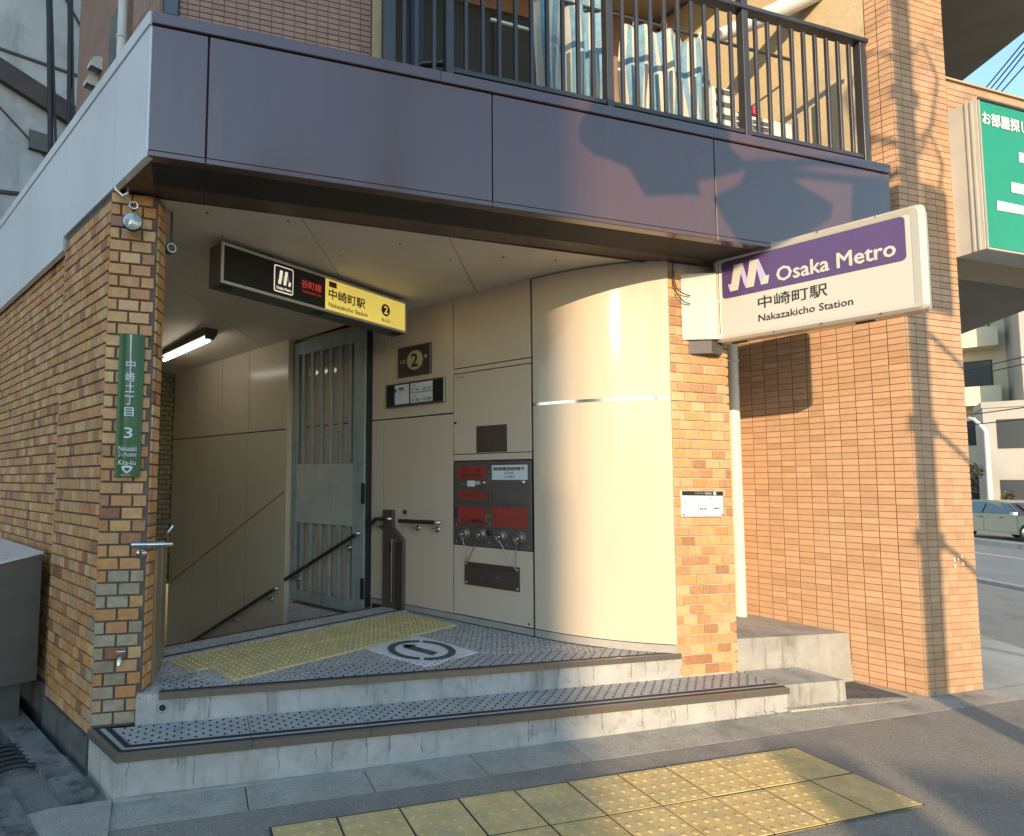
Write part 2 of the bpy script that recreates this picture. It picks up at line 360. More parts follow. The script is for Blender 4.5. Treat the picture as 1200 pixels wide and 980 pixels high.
# pavement beside the tan column and the road beyond
rd, rn = V(.5, .866, 0), V(.866, -.5, 0)
def RP(c, t, dz=0):
    p = rn*c + rd*t; return V(p.x, p.y, gz(p.x, p.y)+dz)
def strip(name, c0, c1, t0, t1, dz, m, nc=6, nt=24, **k):
    mb = MB(); mb.grid([[RP(c0+(c1-c0)*i/nc, t0+(t1-t0)*j/nt, dz) for i in range(nc+1)] for j in range(nt+1)])
    return mb.build(name, m, **k)
strip('road', 8.2, 34, -60, 120, -.004, 'road', 14, 60, kind='structure')
strip('road_line', 12.4, 12.55, -30, 80, .006, 'line', 1, 40, kind='structure')
strip('road_line', 16.3, 16.42, -30, 80, .006, 'line', 1, 40, kind='structure')
mb = MB(); mb.grid([[V(a, b, gz(a, b)+.006) for a in lin(5.0, 6.9+.577*(b-2.8), 10)] for b in lin(2.937, 16, 26)])
mb.build('pavement', 'pave', kind='structure')
mb = MB()
for j in range(40):
    a, b = RP(7.95, -20+1.2*j), RP(7.95, -20+1.2*j+1.19); x = rn*.16
    mb.box8([a-V(0, 0, .2), a+x-V(0, 0, .2), b+x-V(0, 0, .2), b-V(0, 0, .2), a+V(0, 0, .05), a+x+V(0, 0, .05), b+x+V(0, 0, .05), b+V(0, 0, .05)])
mb.build('kerb_line', 'kerb', kind='structure')
# asphalt of the footway (fine sheet, 4 mm proud)
us2 = lin(-6, 12, 36)
mb = MB(); mb.grid([[V(a, b, gz(a, b)) for a in us2] for b in lin(-4, 2.76, 10)])
mb.build('sidewalk', 'asphalt', kind='structure')

kerb = link('kerb', None, (2, 2.87, 0), kind='structure')
u = -.352; k = 0
while u < 7.6:
    ln = .62 if u < 5 else .58
    b0, b1 = (2.752, 2.985) if u > -.36 else (2.752, 2.80)
    if u > 5.0: b1 = 2.935
    uu = min(u+ln-.006, 8.2); mb = MB()
    z0, z1 = gz(u, 2.8), gz(uu, 2.8); dz = .001+.0015*random.random()
    mb.box8([(u, b0, z0-.1), (uu, b0, z1-.1), (uu, b1, z1-.1), (u, b1, z0-.1), (u, b0+.004, z0+dz), (uu, b0+.004, z1+dz), (uu, b1, z1+dz+.004), (u, b1, z0+dz+.004)])
    mb.build('kerb_stone', 'kerb', kerb); u += ln; k += 1

# yellow tactile tiles in the footway
def bumps(mb, o, X, Y, nx, ny, r, h, n=8, Z=V(0, 0, 1)):
    for i in range(nx):
        for j in range(ny):
            c = o + X*((i+.5)/nx) + Y*((j+.5)/ny); x, y = X.normalized(), Y.normalized()
            lo = [c+(x*cos(2*pi*k/n)+y*sin(2*pi*k/n))*r for k in range(n)]
            hi = [c+(x*cos(2*pi*k/n)+y*sin(2*pi*k/n))*r*.62+Z*h for k in range(n)]
            mb.grid([lo, hi], True, True); mb.face(hi)
tp = link('tactile_paving', None, (2, 2.3, 0), kind='structure')
mb = MB(); T = .3
mb.cham((-T/2+.005, -T/2+.005, .006), (T-.01, 0, 0), (0, 0, -.05), (0, T-.01, 0), .0015)
bumps(mb, V(-T/2, -T/2, .006), V(T, 0, 0), V(0, T, 0), 5, 5, .0125, .0034)
bed = MB(); bed.grid([[V(a, b, gz(a, b)+.0075) for a in lin(.34, 3.35, 6)] for b in (1.986, 2.592)]); bed.build('joint_bed', 'crack', tp)
tile_me = mb.mesh('tactile_tile', ['tactile'], V(0, 0, 0))
for i in range(10):
    for j in range(2):
        a, b = 3.346-.3*i-.15, 2.589-.3*j-.15
        o = link('tactile_tile', tile_me, (a, b, gz(a, b)+.004+random.uniform(-.001, .002)), tp)
        o.rotation_euler = (random.uniform(-.003, .003), -math.atan(.014)+random.uniform(-.003, .003), random.uniform(-.006, .006))
# gutter at the left corner
def LP(along, out, z=0): return FL.o - FL.d*along + FL.n*out + V(0, 0, z)     # along the left wall, away from camera
gt = link('gutter_channel', None, (-.8, 3.4, -.06), kind='structure')
def lslab(a0, a1, o0, o1, z0, z1, name, m, par):
    mb = MB(); mb.box8([LP(a0, o0, z0), LP(a1, o0, z0), LP(a1, o1, z0), LP(a0, o1, z0), LP(a0, o0, z1), LP(a1, o0, z1), LP(a1, o1, z1), LP(a0, o1, z1)])
    return mb.build(name, m, par)
lslab(-.26, .25, .055, .19, -.2, -.032, 'edge_slab', 'gutter', gt)
lslab(.258, 3.5, .055, .21, -.2, -.038, 'edge_slab', 'gutter', gt)
lslab(-.45, 3.5, .06, .44, -.3, -.15, 'channel_floor', 'conc_dark', gt)
lslab(-.62, .06, .36, 1.3, -.2, -.03, 'edge_slab', 'gutter', gt)
lslab(.068, 3.5, .38, 1.6, -.2, -.04, 'edge_slab', 'gutter', gt)
mb = MB(); mb.prism([(-.9, 2.70), (-.34, 2.70), (-.36, 2.985), (-.62, 2.97), (-.95, 2.86)], -.2, -.036); mb.build('corner_stone', 'kerb', gt)
g = thing('drain_grate', LP(.42, .3, -.06), 'small black iron grate of curved bars over the gutter beside the brick wall', 'drain grate')
for i in range(6):
    mb = MB(); a = .26+.062*i
    mb.tube([LP(a-.02, .19, -.05), LP(a, .25, -.036), LP(a+.01, .31, -.036), LP(a+.03, .40, -.05)], .012, 6); mb.build('bar', 'grate', g)

# ------------------------------------------------------------------ steps and entrance floor
st = thing('entrance_steps', (1.6, 3.1, 0), 'two low concrete steps with dotted tile treads below the station entrance', 'steps')
Z1, Z2 = .169, .335
lowp = [(-.354, 2.985), (3.83, 3.0), (3.83, 3.32), (-.45, 3.32), (-.525, 3.318)]
mb = MB(); mb.prism(lowp, -.25, Z1-.035); mb.build('lower_riser', 'riser', st)
# treads of the lower step
eds = [-.345+.0, .30, .93, 1.56, 2.19, 2.82, 3.45, 3.825]
def tile(name, poly, z, m, dotsat=None, mats=('tilew', 'dot')):
    mb = MB(); mb.prism(poly, z-.03, z); mb.mi = 1
    if dotsat:
        for (x, y) in dotsat:
            r = .0068; hi = [V(x+r*cos(2*pi*k/6), y+r*sin(2*pi*k/6), z+.0035) for k in range(6)]; lo = [V(p.x, p.y, z-.001) for p in hi]
            mb.grid([lo, hi], True, False); mb.face(hi)
    return mb.build(name, list(mats), st)
def inside(p, poly):
    r = False
    for i in range(len(poly)):
        (x1, y1), (x2, y2) = poly[i], poly[i-1]
        if (y1 > p[1]) != (y2 > p[1]) and p[0] < (x2-x1)*(p[1]-y1)/(y2-y1)+x1: r = not r
    return r
def dots(x0, x1, y0, y1, px, py):
    px, py = px*1.35, py*.62      # staggered rows
    nx, ny = max(1, round((x1-x0)/px)), max(1, round((y1-y0)/py))
    return [(x0+(i+(.75 if j % 2 else .25))*(x1-x0)/nx, y0+(j+.5)*(y1-y0)/ny) for i in range(nx) for j in range(ny)]
lx = lambda y: -.345-(y-2.985)*.547     # left edge of the lower step
yf = 3.075
for i in range(7):
    a, b = eds[i], eds[i+1]-.005
    if i == 0: poly = [(lx(yf)+.105, yf), (b, yf), (b, 3.3), (lx(3.3)+.105, 3.3)]
    else: poly = [(a, yf), (b, yf), (b, 3.3), (a, 3.3)]
    tile('step_tile', poly, Z1, None, [q for q in dots(a-(.0 if i else .02), b, yf+.008, 3.3, .052, .052) if inside(q, poly)])
def strip_seg(name, pts0, pts1, z0, z1, m, par=st):
    mb = MB(); mb.box8([V(*pts0[0], z0), V(*pts0[1], z0), V(*pts1[1], z0), V(*pts1[0], z0), V(*pts0[0], z1), V(*pts0[1], z1), V(*pts1[1], z1), V(*pts1[0], z1)])
    return mb.build(name, m, par)
# nosing: metal lip, black strip, tile strip, black strip (front run and mitred left return)
for (o0, o1, m, dz, nm) in ((-.012, .014, 'noseal', .002, 'nosing'), (.014, .036, 'rubber', .003, 'grip_strip'), (.036, .064, 'tilew', 0, 'tile_strip'), (.064, .087, 'rubber', .003, 'grip_strip')):
    for a, b in zip(eds, eds[1:]):
        aa = a + (o0*.55+.02 if a == eds[0] else 0); ab = a + (o1*.55+.02 if a == eds[0] else 0)
        if a == eds[0]: aa = lx(2.985+o0)+o0*1.0; ab = lx(2.985+o1)+o1*1.0
        strip_seg(nm, [(aa, 2.985+o0), (b-.003, 2.985+o0)], [(ab, 2.985+o1), (b-.003, 2.985+o1)], Z1-(.036 if nm == 'nosing' else .03), Z1+dz, m)
    y0, y1 = 2.985+o0, 2.985+o1
    strip_seg(nm, [(lx(y0)+o0, y0), (lx(3.31)+o0*1.14, 3.31)], [(lx(y1)+o1, y1), (lx(3.31)+o1*1.14, 3.31)], Z1-(.036 if nm == 'nosing' else .03), Z1+dz, m)
# plain concrete beneath the pillar edge of the step
# upper step
arc = []
a0, a1 = V(2.529, 3.911, 0), V(3.255, 3.304, 0)
# circular arc from the flat wall to the brick column
d0 = FW.d; ch = a1-a0; nrm = V(-d0.y, d0.x, 0)
Rr = ch.length_squared/(2*ch.dot(nrm)); cc = a0+nrm*Rr; ang0 = atan2((a0-cc).y, (a0-cc).x); ang1 = atan2((a1-cc).y, (a1-cc).x)
if ang1 < ang0 and Rr > 0: ang1 += 2*pi
def arcp(t, off=0):
    a = ang0+(ang1-ang0)*t; r = abs(Rr)-off; return V(cc.x+r*cos(a), cc.y+r*sin(a), 0)
arc = [arcp(i/24) for i in range(25)]
thr0, thr1 = V(-.215, 3.885, 0), V(1.868, 4.946, 0)
floor = [(-.30, 3.34), (-.257, 3.305), (3.25, 3.305)] + [(p.x, p.y) for p in reversed(arc[:-1])] + [(1.90, 4.96), (thr0.x, thr0.y), (-.30, 3.84)]
mb = MB(); mb.prism([(-.30, 3.31), (3.285, 3.30), (3.285, 3.5), (-.2, 3.5)], Z1-.02, Z2-.03); mb.build('upper_riser', 'riser', st)
mb = MB(); mb.prism([(-.275, 3.308), (-.19, 3.306), (-.19, 3.33), (-.275, 3.345)], Z1, Z2-.004); mb.build('corner_concrete', 'riser', st)
mb = MB(); mb.prism(floor, Z2-.04, Z2-.006); mb.build('floor_terrazzo', 'gran', st)
mb = MB(); mb.lathe((-.16, 3.302, .255), (0, -1, 0), [(.024, 0), (.026, .004), (.019, .006), (.017, -.02)], 12); mb.mi = 1; mb.disc((-.16, 3.3, .255), (0, -1, 0), .018); mb.build('drain_hole', ['riser', 'rubber'], st)
ue = [-.18] + [.10+.30*i for i in range(11)] + [3.275]
for a, b in zip(ue, ue[1:]):
    for (o0, o1, m, dz, nm) in ((-.012, .012, 'noseal', .002, 'nosing'), (.012, .034, 'rubber', .003, 'grip_strip')):
        strip_seg(nm, [(a, 3.30+o0), (b-.002, 3.30+o0)], [(a, 3.30+o1), (b-.002, 3.30+o1)], Z2-(.034 if nm == 'nosing' else .03), Z2+dz, m)
for a, b in zip(ue, ue[1:]):
    y1 = 3.54
    if a < .62 and a > -.17: continue
    cut = 3.54 if b < 2.6 else 3.46 if b < 2.95 else 3.40
    if b > 2.95: cut = arc[-1].y + (3.275-(a+b)/2)*.42 + .03
    poly = [(a, 3.336), (b-.004, 3.336), (b-.004, max(3.36, min(cut, 3.54))), (a, max(3.36, min(cut+.1*(b > 2.95), 3.54)))]
    if a < 0: poly = [(a, 3.336), (b-.004, 3.336), (b-.004, 3.42), (a+.10, 3.50), (a-.02, 3.50)]
    tile('step_tile', poly, Z2, None, [q for q in dots(a, b-.004, 3.336, 3.54, .05, .051) if inside(q, poly)])
# terrazzo studs across the open floor
mb = MB()
for i in range(70):
    for j in range(36):
        x, y = .2+i*.043+(j % 2)*.0215, 3.345+j*.037
        e = V(x, y, 0)-thr0; along = e.dot(FE.d); perp = -e.dot(FE.n)
        if not inside((x, y), floor) or perp > -.64: continue
        r = .007; mb.face([V(x+r*cos(2*pi*k/6), y+r*sin(2*pi*k/6), Z2-.0045) for k in range(6)])
mb.build('floor_studs', 'dot', st, kind='stuff')
# yellow tactile tiles along the stair head
tw = (thr1-thr0).normalized(); tn = V(tw.y, -tw.x, 0)     # tn towards the street
mb = MB(); S = .3
mb.cham(V(0, 0, 0)+V(.003, .003, 0), (S-.006, 0, 0), (0, 0, -.03), (0, S-.006, 0), .003); bumps(mb, V(0, 0, 0), V(S, 0, 0), V(0, S, 0), 6, 6, .012, .005)
ty = mb.mesh('tactile_tile', ['tactile_in'], V(0, 0, 0))
ang = atan2(tw.y, tw.x)
for r in range(2):
    for i in range(8):
        p = thr0 + tn*(.02+.3*(r+1)) + tw*(-.12+.3*i+.001)
        if r == 1 and i == 0: continue
        if r == 0 and i == 0: continue
        o = link('tactile_tile', ty, (p.x, p.y, Z2+.002), st); o.rotation_euler[2] = ang
def eprism(a0, a1, p0, p1, z0, z1, nm, m, cut=0):
    A = [thr0+tw*a0+tn*p0, thr0+tw*a1+tn*p0, thr0+tw*a1+tn*p1, thr0+tw*(a0+cut)+tn*p1]
    mb = MB(); mb.prism([(p.x, p.y) for p in A], z0, z1); return mb.build(nm, m, st)
mb = MB(); q = [thr0+tw*.03+tn*.02, thr0+tw*.178+tn*.02, thr0+tw*.178+tn*.32, thr0+tw*.1+tn*.32]
mb.prism([(p.x, p.y) for p in q], Z2-.03, Z2+.002); bumps(mb, q[0]+V(0, 0, Z2+.002), tw*.148, tn*.3, 3, 6, .012, .005); mb.build('tactile_tile', 'tactile_in', st)
mb = MB(); mb.prism([(-.245, 3.52), (-.03, 3.60), (.02, 3.535), (-.06, 3.44), (-.22, 3.40)], Z2-.03, Z2+.001); mb.mi = 1
for x, y in dots(-.2, 0, 3.46, 3.58, .05, .05): mb.disc((x, y, Z2+.003), (0, 0, 1), .008, 6)
mb.build('corner_tile', ['tilew', 'dot'], st)
# stair head strip
eprism(-.02, 2.33, -.27, .018, Z2-.2, Z2+.006, 'stair_head', 'gran')
eprism(-.02, 2.33, -.05, -.03, Z2, Z2+.010, 'grip_strip', 'rubber'); eprism(-.02, 2.33, -.268, -.25, Z2, Z2+.010, 'grip_strip', 'rubber')
# the diamond plate with the printed ring
dc = V(1.531, 3.75, 0); dx = V(.89, .456, 0)*.27; dy = V(-.456, .89, 0)*.27
mb = MB(); mb.prism([((dc+dx+dy).x, (dc+dx+dy).y), ((dc-dx+dy).x, (dc-dx+dy).y), ((dc-dx-dy).x, (dc-dx-dy).y), ((dc+dx-dy).x, (dc+dx-dy).y)], Z2-.03, Z2+.002)
fm = mb.build('floor_mark', 'white_tile', st)
mb = MB(); z = Z2+.006; n = 48
for k in range(n):
    if k % 24 in (5,): continue
    t0, t1 = 2*pi*k/n, 2*pi*(k+1)/n
    P = lambda r, t: dc+(dx*cos(t)+dy*sin(t))*(r/.27)+V(0, 0, z)
    mb.face([P(.185, t0), P(.235, t0), P(.235, t1), P(.185, t1)])
ax = (V(.52, -.85, 0)).normalized(); ay = V(-ax.y, ax.x, 0)
for (s0, s1, w0, w1) in ((-.15, .12, -.012, .028), (-.13, .13, -.05, -.02)):
    mb.face([dc+ax*s0+ay*w0+V(0, 0, z), dc+ax*s1+ay*w0+V(0, 0, z), dc+ax*s1+ay*w1+V(0, 0, z), dc+ax*s0+ay*w1+V(0, 0, z)])
mb.face([dc-ax*.17+ay*.0+V(0, 0, z), dc-ax*.1+ay*.075+V(0, 0, z), dc-ax*.085+ay*.03+V(0, 0, z), dc-ax*.09-ay*.05+V(0, 0, z)])
mb.build('printed_ring', 'print_grey', fm)
# hairline cracks on the two risers
for (yy, z0, z1, x0, x1, kk) in ((2.983, gz(1, 3)+.02, Z1-.04, -.3, 3.8, 21), (3.297, Z1+.01, Z2-.04, -.1, 3.25, 17)):
    mb = MB()
    for i in range(kk):
        x = x0+(x1-x0)*(i+random.uniform(-.6, 1.6))/kk; zt = z1-(0 if random.random() < .7 else .03); zb = z0+random.uniform(0, .08)
        yl = yy + (x+.354)*.00358 if yy < 3.1 else yy + .0
        pts = []
        for j in range(6): pts.append((x+random.uniform(-.006, .006), zt+(zb-zt)*j/5))
        for (p, q) in zip(pts, pts[1:]):
            wd = random.uniform(.0006, .0018)
            mb.face([V(p[0]-wd, yl, p[1]), V(p[0]+wd, yl, p[1]), V(q[0]+wd*.8, yl, q[1]), V(q[0]-wd*.8, yl, q[1])])
    mb.build('crack', 'crack', st, kind='stuff')
mb = MB(); mb.prism([(-.355, 2.965), (2.2, 2.962), (2.2, 2.99), (-.355, 2.99)], -.08, -.03); 
mb.build('mortar_fillet', 'conc', st)

blk = thing('concrete_block', (4.1, 3.15, 0), 'low plain concrete block continuing the lower step, in front of the higher ledge', 'concrete block')
mb = MB(); mb.box8([(3.836, 3.015, -.1), (4.39, 3.02, -.1), (4.33, 3.30, -.1), (3.836, 3.30, -.1), (3.838, 3.02, Z1+.004), (4.383, 3.024, Z1-.002), (4.325, 3.30, Z1+.002), (3.838, 3.30, Z1+.006)]); mb.build('block', 'conc', blk)
led = thing('concrete_ledge', (4.4, 3.6, 0), 'raised concrete ledge in the corner between brick column and tan tiled wall', 'concrete ledge')
mb = MB(); mb.box8([(3.79, 3.315, -.1), (4.905, 3.315, -.1), (4.62, 4.13, -.1), (3.79, 4.3, -.1), (3.80, 3.325, .40), (4.885, 3.33, .385), (4.62, 4.13, .40), (3.80, 4.3, .41)]); mb.build('ledge', 'conc', led)
cov = thing('drain_cover', (4.75, 3.12, .02), 'dark flat drain cover in the ground below the concrete ledge', 'drain cover')
mb = MB(); mb.box8([(4.42, 3.05, .0), (4.88, 2.965, .0), (4.86, 3.29, .0), (4.42, 3.30, .0), (4.42, 3.05, .028), (4.88, 2.965, .034), (4.86, 3.29, .034), (4.42, 3.30, .028)]); mb.build('cover', 'conc_dark', cov)
mb = MB(); mb.prism([(3.84, 2.98), (5.05, 2.93), (4.9, 3.34), (3.84, 3.34)], -.1, .026); mb.build('paved_corner', 'pave', kind='structure')

# ------------------------------------------------------------------ brickwork
RP_, RH = .0688, .0588        # course pitch and brick height
def brick_face(fr, a0, a1, z0, z1, off, pitch, bl, phase=.5, skip=None):
    """list of (s-centre, z-centre, length) half-bonded between a0 and a1"""
    out = []; r = 0; z = z0
    while z + RH <= z1+.01:
        x = a0 - (phase*pitch if r % 2 else 0)
        while x < a1-.012:
            s0, s1 = max(x, a0), min(x+bl, a1)
            if s1-s0 > .02: out.append(((s0+s1)/2, z+RH/2, s1-s0, off))
            x += pitch
        z += RP_; r += 1
    return out
def lay(parent, items, mats, limit=300, d=.03, pale=None):
    """items: (fr, s, z, len, off). nearest `limit` become single bricks, the rest one mesh"""
    items.sort(key=lambda q: (q[0].P(q[1], q[2], q[4])-CAM).length)
    cache = {}
    for (fr, s, z, ln, off) in items[:limit]:
        mi = 1 if (pale and pale(fr, s, z)) else 0
        key = (round(ln, 3), mi)
        if key not in cache: cache[key] = brickmesh(ln, RH, d, mats[mi])
        o = link('brick', cache[key], fr.P(s, z, off-d/2+random.uniform(-.0015, .0015)), parent, rz=fr.rz)
        o.rotation_euler = (random.uniform(-.006, .006), 0, fr.rz+random.uniform(-.006, .006))
    mb = MB()
    for (fr, s, z, ln, off) in items[limit:]:
        j = random.uniform(-.0015, .0015); mb.mi = 1 if (pale and pale(fr, s, z)) else 0
        mb.cham(fr.P(s-ln/2, z-RH/2, off+j), fr.d*ln, fr.n*-d, V(0, 0, RH), .003)
    if mb.v: mb.build('bricks', mats, parent, kind='stuff')
bw = thing('brick_wall', (-.7, 3.6, 0), 'orange and brown brick wall with a brick pillar end, left of the station stairs', 'brick wall')
FP = FX(3.335)
it = []
for (s, z, ln, off) in brick_face(FP, -.527, -.285, .175, 3.12, 0, .1165, .106): it.append((FP, s, z, ln, 0))
FP2 = Fr((-.268, 3.345), (.87, -.49))     # narrow right return of the pillar
for (s, z, ln, off) in brick_face(FL, -.80, -.006, .125, 3.12, 0, .0885, .0785): it.append((FL, s, z, ln, 0))
for (s, z, ln, off) in brick_face(FL, -3.6, -.815, .16, 3.03, 0, .0885, .0785, .5): it.append((FL, s, z, ln, -.045))
FI = Fr((-.266, 3.345), (.956, -.29))      # inner side of the pillar, facing the stairs
for (s, z, ln, off) in brick_face(FI, .0, .11, .345, 3.12, 0, .1165, .106): it.append((FI, s, z, ln, 0))
prs = random.Random(3); pal = {}
def pale(fr, s, z):
    if fr is not FP and not (fr is FL and s > -.09): return False
    kk = (round(s, 2), round(z, 2))
    if kk not in pal: pal[kk] = z < 1.0 and prs.random() < .6
    return pal[kk]
lay(bw, it, ['brick', 'brick_pale'], 300, pale=pale)
mb = MB(); A = FL.P(0, 0, -.011); B = FL.P(-.805, 0, -.011); C2 = FL.P(-.805, 0, -.056); D = FL.P(-3.7, 0, -.056); E2 = FL.P(-3.7, 0, -.22)
inn = FL.P(-3.7, 0, -.25)
pl = [(-.274, 3.346), (A.x, 3.346), (B.x, B.y), (C2.x, C2.y), (D.x, D.y), (inn.x, inn.y), (-.455, 3.72), (-.242, 3.45), (-.274, 3.36)]
mb.prism(pl, .16, 3.125)
mb.build('mortar_core', 'mortar', bw)
lslab(.005, .80, -.2, .01, -.3, .115, 'plinth', 'conc_dark', bw); lslab(.803, 3.7, -.2, -.02, -.3, .15, 'plinth', 'conc_dark', bw)
mb = MB(); mb.prism([(-.34, 2.99), (-.35, 3.0), (-.53, 3.33), (-.50, 3.34)], -.2, .125); mb.build('plinth', 'conc', bw)

bc = thing('brick_column', (3.5, 3.4, .169), 'narrow sunlit orange brick column between curved cream wall and tan tiled wall', 'brick column')
FC = FX(3.30); it = [(FC, *q[:3], 0) for q in brick_face(FC, 3.262, 3.775, .185, 3.12, 0, .1165, .1085)]
lay(bc, it, ['brick_o'], 300)
mb = MB(); mb.cb(3.256, 3.766, 3.309, 3.6, Z1-.05, 3.128); mb.build('mortar_core', 'mortar_pale', bc)
mb = MB(); mb.cb(3.60, 4.70, 4.10, 4.3, .3, 3.128); mb.cb(3.60, 3.79, 3.602, 4.098, .3, 3.128); bk = mb.build('back_wall', 'tan_grout', bc)

# ------------------------------------------------------------------ cream wall: flat panels, curved panel
cw = thing('cream_panel_wall', (2.2, 4.4, .335), 'cream panelled entrance wall with a glossy curved end panel', 'wall')
ZC = 3.15
def wp(nm, a0, a1, z0, z1, m='cream', o0=-.03, o1=0, par=cw, fr=FW, b=.002):
    mb = MB(); fr.box(mb, a0, a1, z0, z1, o0, o1, b); return mb.build(nm, m, par)
mb = MB(); FW.box(mb, -4.15, 1.23, -2.2, ZC+.08, -.3, -.032); mb.build('wall_core', 'joint', cw)
g = .004
for (a0, a1, z0, z1) in ((-.445, -.305, .392, 2.113), (-.445, -.305, 2.125, ZC), (-.297, .491, .392, 2.113), (-.297, .491, 2.125, ZC), (.499, 1.214, 2.512, ZC), (.499, 1.214, 2.466, 2.504), (.499, 1.214, .395, .975)):
    wp('panel', a0, a1, z0, z1)
wp('panel', .499, 1.214, 1.70, 1.752); wp('panel', -1.598, -.453, .195, 2.113); wp('panel', -1.598, -.453, 2.125, ZC-.02)
cd = wp('cabinet_door', .499, 1.214, 1.758, 2.458, o1=.003)
mb = MB(); FW.box(mb, .728, 1.008, 1.764, 1.988, .003, .006); mb.build('door_window', 'bronze', cd)
mb = MB(); mb.lathe(FW.P(.52, 2.03, .003), FW.n, [(.012, 0), (.012, .008), (.0, .009)], 10); mb.build('latch', 'ink', cd)
text(FW, 'A2-1EW', .53, .6, 2.42, .014, .0055, 'ink', cd)
wp('base_trim', -.30, .75, .337, .386, 'base', o1=.004); wp('base_trim', .755, 1.218, .337, .386, 'base', o1=.004)
wp('base_trim', -.445, -.305, .337, .386, 'base', o1=.004)
def arcpanel(nm, z0, z1, m, off0, off1, t0=.004, t1=1, n=40):
    mb = MB(); o0, o1 = [], []
    fr = [arcp(t0+(t1-t0)*i/n, off1) for i in range(n+1)]; bk2 = [arcp(t0+(t1-t0)*i/n, off0) for i in range(n+1)]
    up = lambda L, z: [V(p.x, p.y, z) for p in L]
    mb.grid([up(fr, z0), up(fr, z1)]); mb.grid([up(fr, z1), up(bk2, z1)], smooth=False); mb.grid([up(bk2, z0), up(fr, z0)], smooth=False)
    for i in (0, -1): mb.face([V(fr[i].x, fr[i].y, z0), V(bk2[i].x, bk2[i].y, z0), V(bk2[i].x, bk2[i].y, z1), V(fr[i].x, fr[i].y, z1)])
    return mb.build(nm, m, cw, fix=False)
sg = 1 if (arcp(.5, .1)-CAM).length < (arcp(.5, 0)-CAM).length else -1
arcpanel('curved_panel', .395, 2.122, 'cream', 0*sg, 0)
arcpanel('curved_panel', 2.134, 3.14, 'cream', 0, 0)
arcpanel('joint_strip', 2.117, 2.139, 'chrome', 0, .003*sg)
arcpanel('base_trim', .337, .39, 'base', 0, .006*sg)
mb = MB(); mb.grid([[V(p.x, p.y, z) for p in [arcp(i/20, -.03*sg) for i in range(21)]] for z in (.2, 3.16)]); mb.build('curved_core', 'joint', cw)
# farther lower stair wall, standing proud of the gate recess
fw2 = []
OF = .15
sd = [-4.06, -3.45, -2.86, -2.29, -1.60]
def stairz(s, k): return k + .537*(s+1.6)      # slope of the stair along the wall
lw = thing('stair_side_wall', (0, 7, .3), 'olive cream panelled wall running down the stairs beyond the gate', 'wall')
for a0, a1 in zip(sd, sd[1:]):
    a0 += .004; a1 -= .004
    for (lo, hi) in ((2.10, None), ('d', 2.086), ('b', 'd')):
        mb = MB()
        zl = lambda s: -2.0 if lo == 'b' else (stairz(s, 1.40)+.008 if lo == 'd' else lo)
        zh = lambda s: 3.12 if hi is None else (stairz(s, 1.40)-.008 if hi == 'd' else hi)
        fpts = [FW.P(a0, zl(a0), OF), FW.P(a1, zl(a1), OF), FW.P(a1, zh(a1), OF), FW.P(a0, zh(a0), OF)]
        bpts = [p-FW.n*.02 for p in fpts]; mb.box8([bpts[0], bpts[1], fpts[1], fpts[0], bpts[3], bpts[2], fpts[2], fpts[3]]); mb.build('panel', 'olive', lw)
mb = MB(); FW.box(mb, -4.06, -1.602, -2.1, 3.12, -.02, OF-.022); mb.build('wall_core', 'joint', lw)
mb = MB(); FW.box(mb, -1.6, -1.565, -.6, 3.10, -.02, OF+.003); mb.build('edge_trim', 'olive', lw)
# stairwell: flight, end wall, left wall
sw = thing('stairwell', (0, 6, 0), 'stairs going down to the left between cream walls', 'stairs')
def SW(t, a, z): # t across from W wall towards the left wall, a down the stairs
    p = thr1 + (-tw)*t + V(-tw.y, tw.x, 0)*a; return V(p.x, p.y, z)
mb = MB(); a, z = .27, Z2
for i in range(15):
    z2 = z-.157
    mb.box8([SW(-.6, a, z2-.3), SW(-.6, a+.29, z2-.3), SW(2.6, a+.29, z2-.3), SW(2.6, a, z2-.3), SW(-.6, a, z2), SW(-.6, a+.292, z2), SW(2.6, a+.292, z2), SW(2.6, a, z2)]); a += .29; z = z2
mb.build('stair_flight', 'gran', sw)
mb = MB(); mb.box8([SW(-.3, a, z-.3), SW(-.3, a+3, z-.3), SW(2.6, a+3, z-.3), SW(2.6, a, z-.3), SW(-.3, a, z), SW(-.3, a+3, z), SW(2.6, a+3, z), SW(2.6, a, z)]); mb.build('landing', 'gran', sw)
FN = Fr((FW.P(-4.06, 0, OF).x, FW.P(-4.06, 0, OF).y), FW.d)    # end wall faces the entrance
mb = MB(); FN.box(mb, -2.7, .2, .08, 3.15, -.3, -.008); mb.build('end_wall', 'joint', sw)
mb = MB()
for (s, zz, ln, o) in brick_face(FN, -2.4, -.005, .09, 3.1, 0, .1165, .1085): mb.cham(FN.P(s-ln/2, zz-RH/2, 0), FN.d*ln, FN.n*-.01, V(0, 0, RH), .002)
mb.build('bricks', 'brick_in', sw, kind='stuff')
mb = MB(); p0, p1 = V(-.30, 3.70, 0), V(-.30, 3.70, 0)+LD*8.5; q0 = FL.n*.12
mb.box8([p0+V(0, 0, -2.3), p1+V(0, 0, -2.3), p1+q0+V(0, 0, -2.3), p0+q0+V(0, 0, -2.3), p0+V(0, 0, 3.12), p1+V(0, 0, 3.12), p1+q0+V(0, 0, 3.12), p0+q0+V(0, 0, 3.12)]); mb.build('left_wall', 'olive', sw)
mb = MB(); mb.box(SW(-.4, a+2.9, -2.6), -tw*3.2, V(-tw.y, tw.x, 0)*.2, (0, 0, 5)); mb.build('rear_wall', 'olive', sw)
wp('side_kerb', -1.6, -.46, .0, .19, 'gran', -.02, .10, sw); wp('side_kerb', -1.6, -.46, -1.2, -.002, 'gran', -.02, .07, sw)

